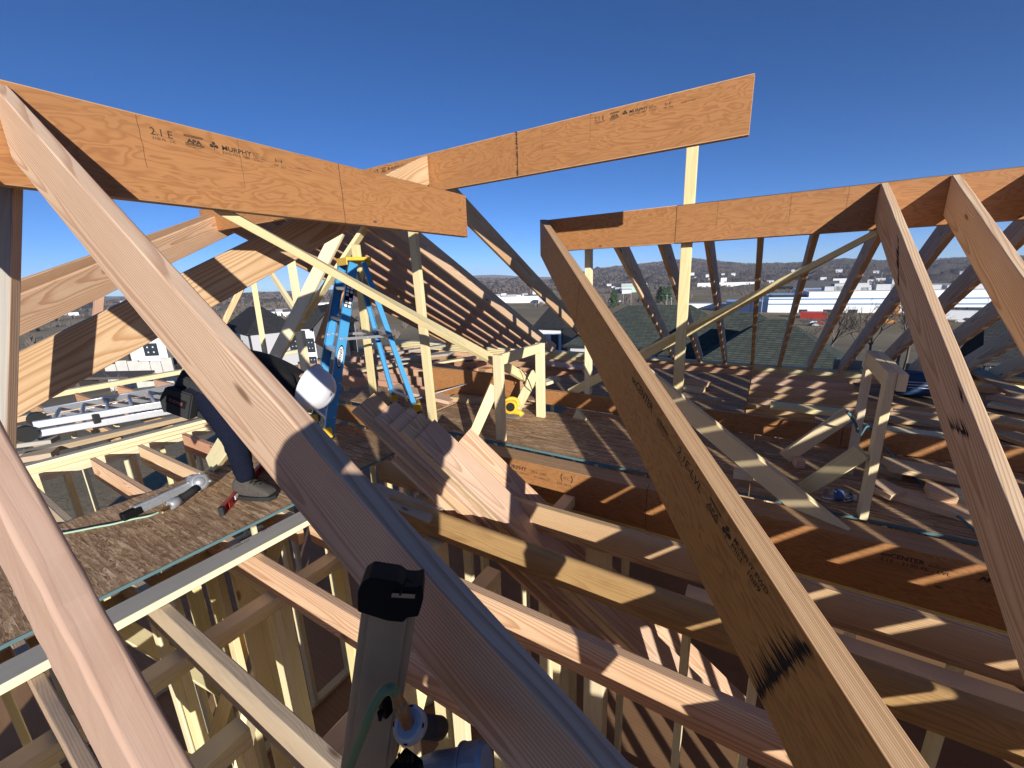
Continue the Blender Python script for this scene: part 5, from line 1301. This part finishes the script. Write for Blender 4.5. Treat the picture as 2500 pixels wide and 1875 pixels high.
for k in range(9):
    bm = bmesh.new(); add_box(bm, (L*(.70+.034*k), -.1, 3.9), (5.5, .3, 2.0)); wp('window', bm, GLS)
for k in range(3):
    bm = bmesh.new(); add_box(bm, (L*(.155+.10*k), -.1, 1.6), (5, .3, 3.2)); wp('dock_door', bm, TRIM)

# smaller far buildings
def far_box(label, x, y, w, h, d, mat, group, roof=None, rz=None):
    g = on_ground(x, y); vx = Vector((g.y, -g.x, 0)).normalized(); M = frame(g, vx, (0, 0, 1))
    bm = bmesh.new(); add_box(bm, (0, 0, h/2-1), (w, d, h+2)); 
    if roof: add_prism(bm, [(-d/2-.4, h), (d/2+.4, h), (0, h+d*.35)], 'x', -w/2-.4, w/2+.4, 1)
    o = bm_obj('building' if not roof else 'far_house', bm, [mat, roof or mat]); o.matrix_world = M
    return tag(o, label, 'building' if not roof else 'house', group)
for lab, x, y, w, h, d, m in (('dark fronted long building behind the warehouse', 1990, 704, 60, 12, 30, HDK), ('pale block at the right of the dark fronted building', 2062, 702, 32, 14, 20, WW), ('white low building right behind the warehouse roof', 2175, 711, 60, 8, 20, WW),
                              ('large pale flat roofed building at far right above the warehouse', 2400, 727, 120, 12, 60, WRF), ('long white school like building at the foot of the hill', 1770, 698, 110, 7, 22, WW), ('white tower block beside the long white building', 1766, 694, 12, 14, 10, WW),
                              ('green roofed pale building in the middle distance', 1550, 712, 42, 9, 20, plain('mint_wall', (.42, .58, .50), .7)), ('round roofed pale hall in the middle distance', 1548, 702, 60, 10, 30, WRF), ('long low white block left of the valley beam', 1275, 739, 62, 9, 20, WW),
                              ('grey house like block among bare trees at centre', 1327, 741, 14, 9, 10, HGY), ('red roofed shed in front of the warehouse', 1985, 777, 14, 4, 9, RED), ('white trailer in front of the warehouse right part', 2352, 780, 26, 5, 6, WW), ('white low roofs beside the road', 1722, 752, 40, 4, 14, WW), ('white strip building at left horizon', 770, 748, 70, 5, 16, WW)):
    far_box(lab, x, y, w, h, d, m, None)
wl = [(1230, 722), (1245, 726), (1252, 731), (1262, 727), (1238, 733), (1282, 728), (1290, 733), (1215, 730), (1487, 700), (1500, 705), (1508, 712), (1520, 706), (1530, 716), (1690, 672), (1700, 681), (1727, 676), (1735, 683), (1738, 687), (1765, 672), (1790, 673), (1645, 670), (1880, 690), (1936, 664), (2048, 664), (2010, 683), (2138, 668), (2125, 690), (2150, 686), (2225, 690), (2240, 698), (2355, 672), (2370, 690), (2385, 697), (648, 771), (662, 772), (690, 771), (712, 772), (620, 775), (150, 768), (160, 770), (175, 772), (300, 742), (1330, 720), (1310, 718)]
wl.sort()
for i, (x, y) in enumerate(wl):
    far_box('tiny white house far off among bare trees, %s from the left' % ordw(i), x, y, 9+3*(i % 3), 5, 8, HWH, 'tiny far white houses', roof=HGY if i % 2 else HDK)
for i, (x, y, h) in enumerate(sorted(((1540, 745, 16), (1521, 742, 14), (1580, 725, 14), (1627, 752, 12), (1638, 755, 10), (1858, 765, 14), (1296, 722, 12), (2403, 776, 16), (2133, 700, 16), (2150, 690, 18), (2120, 705, 14)))):
    g = on_ground(x, y); bm = bmesh.new(); add_tube(bm, [g-Vector((0, 0, 1)), g+Vector((0, 0, h))], [.22, .15], 6); add_box(bm, g+Vector((0, 0, h-1)), (2.4, .15, .15))
    tag(bm_obj('utility_pole', bm, WRF), 'thin utility pole far off in the valley, %s from the left' % ordn[i], 'pole', 'utility poles in the valley')
# rusty silo and heap
g = on_ground(2182, 775); bm = bmesh.new(); add_tube(bm, [g, g+Vector((0, 0, 6)), g+Vector((0, 0, 8)), g+Vector((0, 0, 9))], [2.2, 2.2, 1.6, .5], 14); ORN = plain('rusty_orange', (.36, .16, .045), .8, var=.4, sc=.8)
tag(bm_obj('silo', bm, ORN, smooth=True), 'rusty orange silo between rafters at right', 'silo')
g = on_ground(2162, 790); bm = bmesh.new(); r_ = bmesh.ops.create_icosphere(bm, subdivisions=3, radius=1)
for v in bm.verts: v.co = Vector((v.co.x*4.5, v.co.y*3, v.co.z*2.2))*(1+.25*math.sin(v.co.x*9)*math.cos(v.co.y*7+v.co.z*8)) + g
tag(bm_obj('bush', bm, ORN), 'orange leaved thicket below the rusty silo', 'bush')
for i, (x, y, c_) in enumerate(sorted(((1978, 786, HDK), (1988, 791, WW), (1994, 797, HGY), (1970, 795, HDK), (2002, 792, RED), (2345, 788, WW), (2362, 784, HDK), (2380, 785, WW), (1502, 738, HDK), (1512, 737, WW), (1492, 737, WW)), key=lambda q: q[0])):
    g = on_ground(x, y); M = frame(g, Vector((g.y, -g.x, 0)), (0, 0, 1)); bm = bmesh.new()
    add_prism(bm, [(-2.1, .3), (2.1, .3), (2.1, .85), (1.3, .95), (.7, 1.5), (-1.1, 1.5), (-1.8, .95), (-2.1, .9)], 'y', -.85, .85, 0)
    for wx in (-1.3, 1.3):
        for wy in (-.8, .8): add_tube(bm, [(wx, wy-.1, .33), (wx, wy+.1, .33)], .33, 10, 1)
    o = bm_obj('parked_car', bm, [c_, RUB]); o.matrix_world = M; tag(o, 'parked vehicle far off in the valley, %s from the left' % ordn[i], 'car', 'parked vehicles in the valley')

# bare trees beyond the deck
TW = plain('grey_bark', (.13, .105, .085), .95, var=.3)
def bare_tree(label, base, h, seed, spread=.5):
    rg = random.Random(seed); t = empty('bare_tree', label, 'tree', Matrix.Translation(base), 'bare trees beyond the deck')
    bt, bc = bmesh.new(), bmesh.new()
    def grow(bm, p, d, L, r, lev):
        q = p+d*L*.5+Vector((rg.uniform(-1, 1), rg.uniform(-1, 1), rg.uniform(-.3, 1)))*L*.06; e = q+(d+Vector((0, 0, .12))).normalized()*L*.5
        add_tube(bm, [p, q, e], [r, r*.8, r*.62], 5 if lev < 2 else 3, caps=False, smooth=False)
        if lev >= 5: return
        for k in range(3 if lev < 4 else 2):
            a = rg.uniform(0, 6.28); tl = rg.uniform(.35, .95)*spread*1.5
            o = d.orthogonal().normalized(); b_ = d.cross(o); nd = (d*math.cos(tl)+(o*math.cos(a)+b_*math.sin(a))*math.sin(tl)).normalized()
            grow(bc, p.lerp(e, rg.uniform(.45, 1)) if lev else e, nd, L*rg.uniform(.55, .8), r*.55, lev+1)
    grow(bt, Vector((0, 0, -.3)), Vector((rg.uniform(-.08, .08), rg.uniform(-.08, .08), 1)).normalized(), h*.34, h*.017, 0)
    bm_obj('trunk', bt, TW, parent=t, mw=Matrix.Identity(4)); bm_obj('crown', bc, TW, parent=t, mw=Matrix.Identity(4))
spots = [(2026, 850, 46, 7.5), (2098, 842, 60, 8), (2130, 838, 52, 8.5), (2030, 838, 66, 9), (2196, 846, 44, 8), (2220, 838, 58, 9), (2262, 842, 50, 8), (2420, 835, 62, 8), (1960, 835, 70, 6), (1498, 775, 62, 6.5), (1525, 770, 75, 7), (1560, 765, 80, 6.5), (1625, 735, 120, 9), (265, 895, 52, 3.2), (1218, 770, 90, 7), (1335, 765, 85, 6)]
lb = ['left of the right trestle', 'in front of the warehouse', 'behind the right trestle', 'tall one in front of the warehouse', 'between two dark rafters', 'beside the rusty silo', 'left of the scuffed rafter', 'at the far right', 'small one by the shingle roof', 'left of the shingle roof', 'beside the distant road', 'small one above the shingle roof', 'large one on the valley floor', 'small one by the concrete wall', 'left of the centre house', 'behind the centre house']
for i, ((x, y, dist, h), l_) in enumerate(zip(spots, lb)):
    d = ray(x, y); d = d/math.hypot(d.x, d.y)*dist; bare_tree('leafless grey tree, ' + l_, Vector((d.x, d.y, float(gz(d.x, d.y)))), h, i+2)
EVG = plain('evergreen_needles', (.035, .065, .025), .9, var=.5, sc=1.2)
def evergreen(label, base, h, w, seed):
    rg = random.Random(seed); t = empty('evergreen_tree', label, 'tree', Matrix.Translation(base), 'evergreens beyond the houses')
    bm = bmesh.new(); add_tube(bm, [(0, 0, -.5), (0, 0, h*.8)], [h*.03, h*.01], 6); bm_obj('trunk', bm, TW, parent=t, mw=Matrix.Identity(4))
    bm = bmesh.new()
    for k in range(420):
        z = rg.random()**.8; rr_ = w*(1-z)**.7*math.sqrt(rg.uniform(.25, 1))*(1+.25*math.sin(k)); a = rg.uniform(0, 6.28); s_ = h*.09*rg.uniform(.6, 1.3)
        c = Vector((rr_*math.cos(a), rr_*math.sin(a), h*(.06+.92*z))); q = Vector((rg.uniform(-1, 1), rg.uniform(-1, 1), rg.uniform(-.6, .6))).normalized(); e = q.orthogonal().normalized()
        bm.faces.new([bm.verts.new(c+q*s_), bm.verts.new(c+e*s_*.6-q*s_*.3), bm.verts.new(c-e*s_*.6-q*s_*.5)])
    bm_obj('crown', bm, EVG, parent=t, mw=Matrix.Identity(4))
for i in range(12):
    x = 545+i*14.5; dd = 125+(i*37) % 30; d = ray(x, 775); d = d/math.hypot(d.x, d.y)*dd
    evergreen('dark evergreen in the row above the left houses, %s from the left' % ordn[i], Vector((d.x, d.y, float(gz(d.x, d.y)))), 7.5+(i*13 % 5)*.7, 4.2, i)
for i, (x, dd) in enumerate(((1612, 500), (1632, 510), (1622, 495), (1500, 420), (1345, 600))):
    d = ray(x, 700); d = d/math.hypot(d.x, d.y)*dd
    evergreen('dark conifer far off on the valley side, %s from the front' % ordn[i], Vector((d.x, d.y, float(gz(d.x, d.y)))), 18, 6, i+40)
# valley road
pts = [on_ground(x, y) for x, y in ((1480, 733), (1530, 727), (1556, 731), (1580, 738), (1605, 750), (1640, 766))]
bm = bmesh.new(); pr = None
for i, p in enumerate(pts):
    t_ = (pts[min(i+1, len(pts)-1)]-pts[max(i-1, 0)]); t_.z = 0; t_.normalize(); n_ = Vector((-t_.y, t_.x, 0))*4.5
    q = (bm.verts.new(p+n_+Vector((0, 0, .25))), bm.verts.new(p-n_+Vector((0, 0, .25))))
    if pr: bm.faces.new((pr[0], pr[1], q[1], q[0]))
    pr = q
tag(bm_obj('road', bm, plain('asphalt', (.10, .10, .10), .9, sc=.3)), kind='structure')

# thin valley air
HZ = bpy.data.materials.new('valley_air'); HZ.use_nodes = True; t_ = HZ.node_tree; t_.nodes.clear()
pv_ = t_.nodes.new('ShaderNodeVolumePrincipled'); pv_.inputs['Color'].default_value = (.72, .80, .95, 1); pv_.inputs['Density'].default_value = .00009
ou_ = t_.nodes.new('ShaderNodeOutputMaterial'); t_.links.new(pv_.outputs[0], ou_.inputs['Volume'])
bm = bmesh.new(); add_box(bm, (0, 0, 40), (17000, 17000, 420)); hz = bm_obj('haze', bm, HZ); tag(hz, kind='stuff')
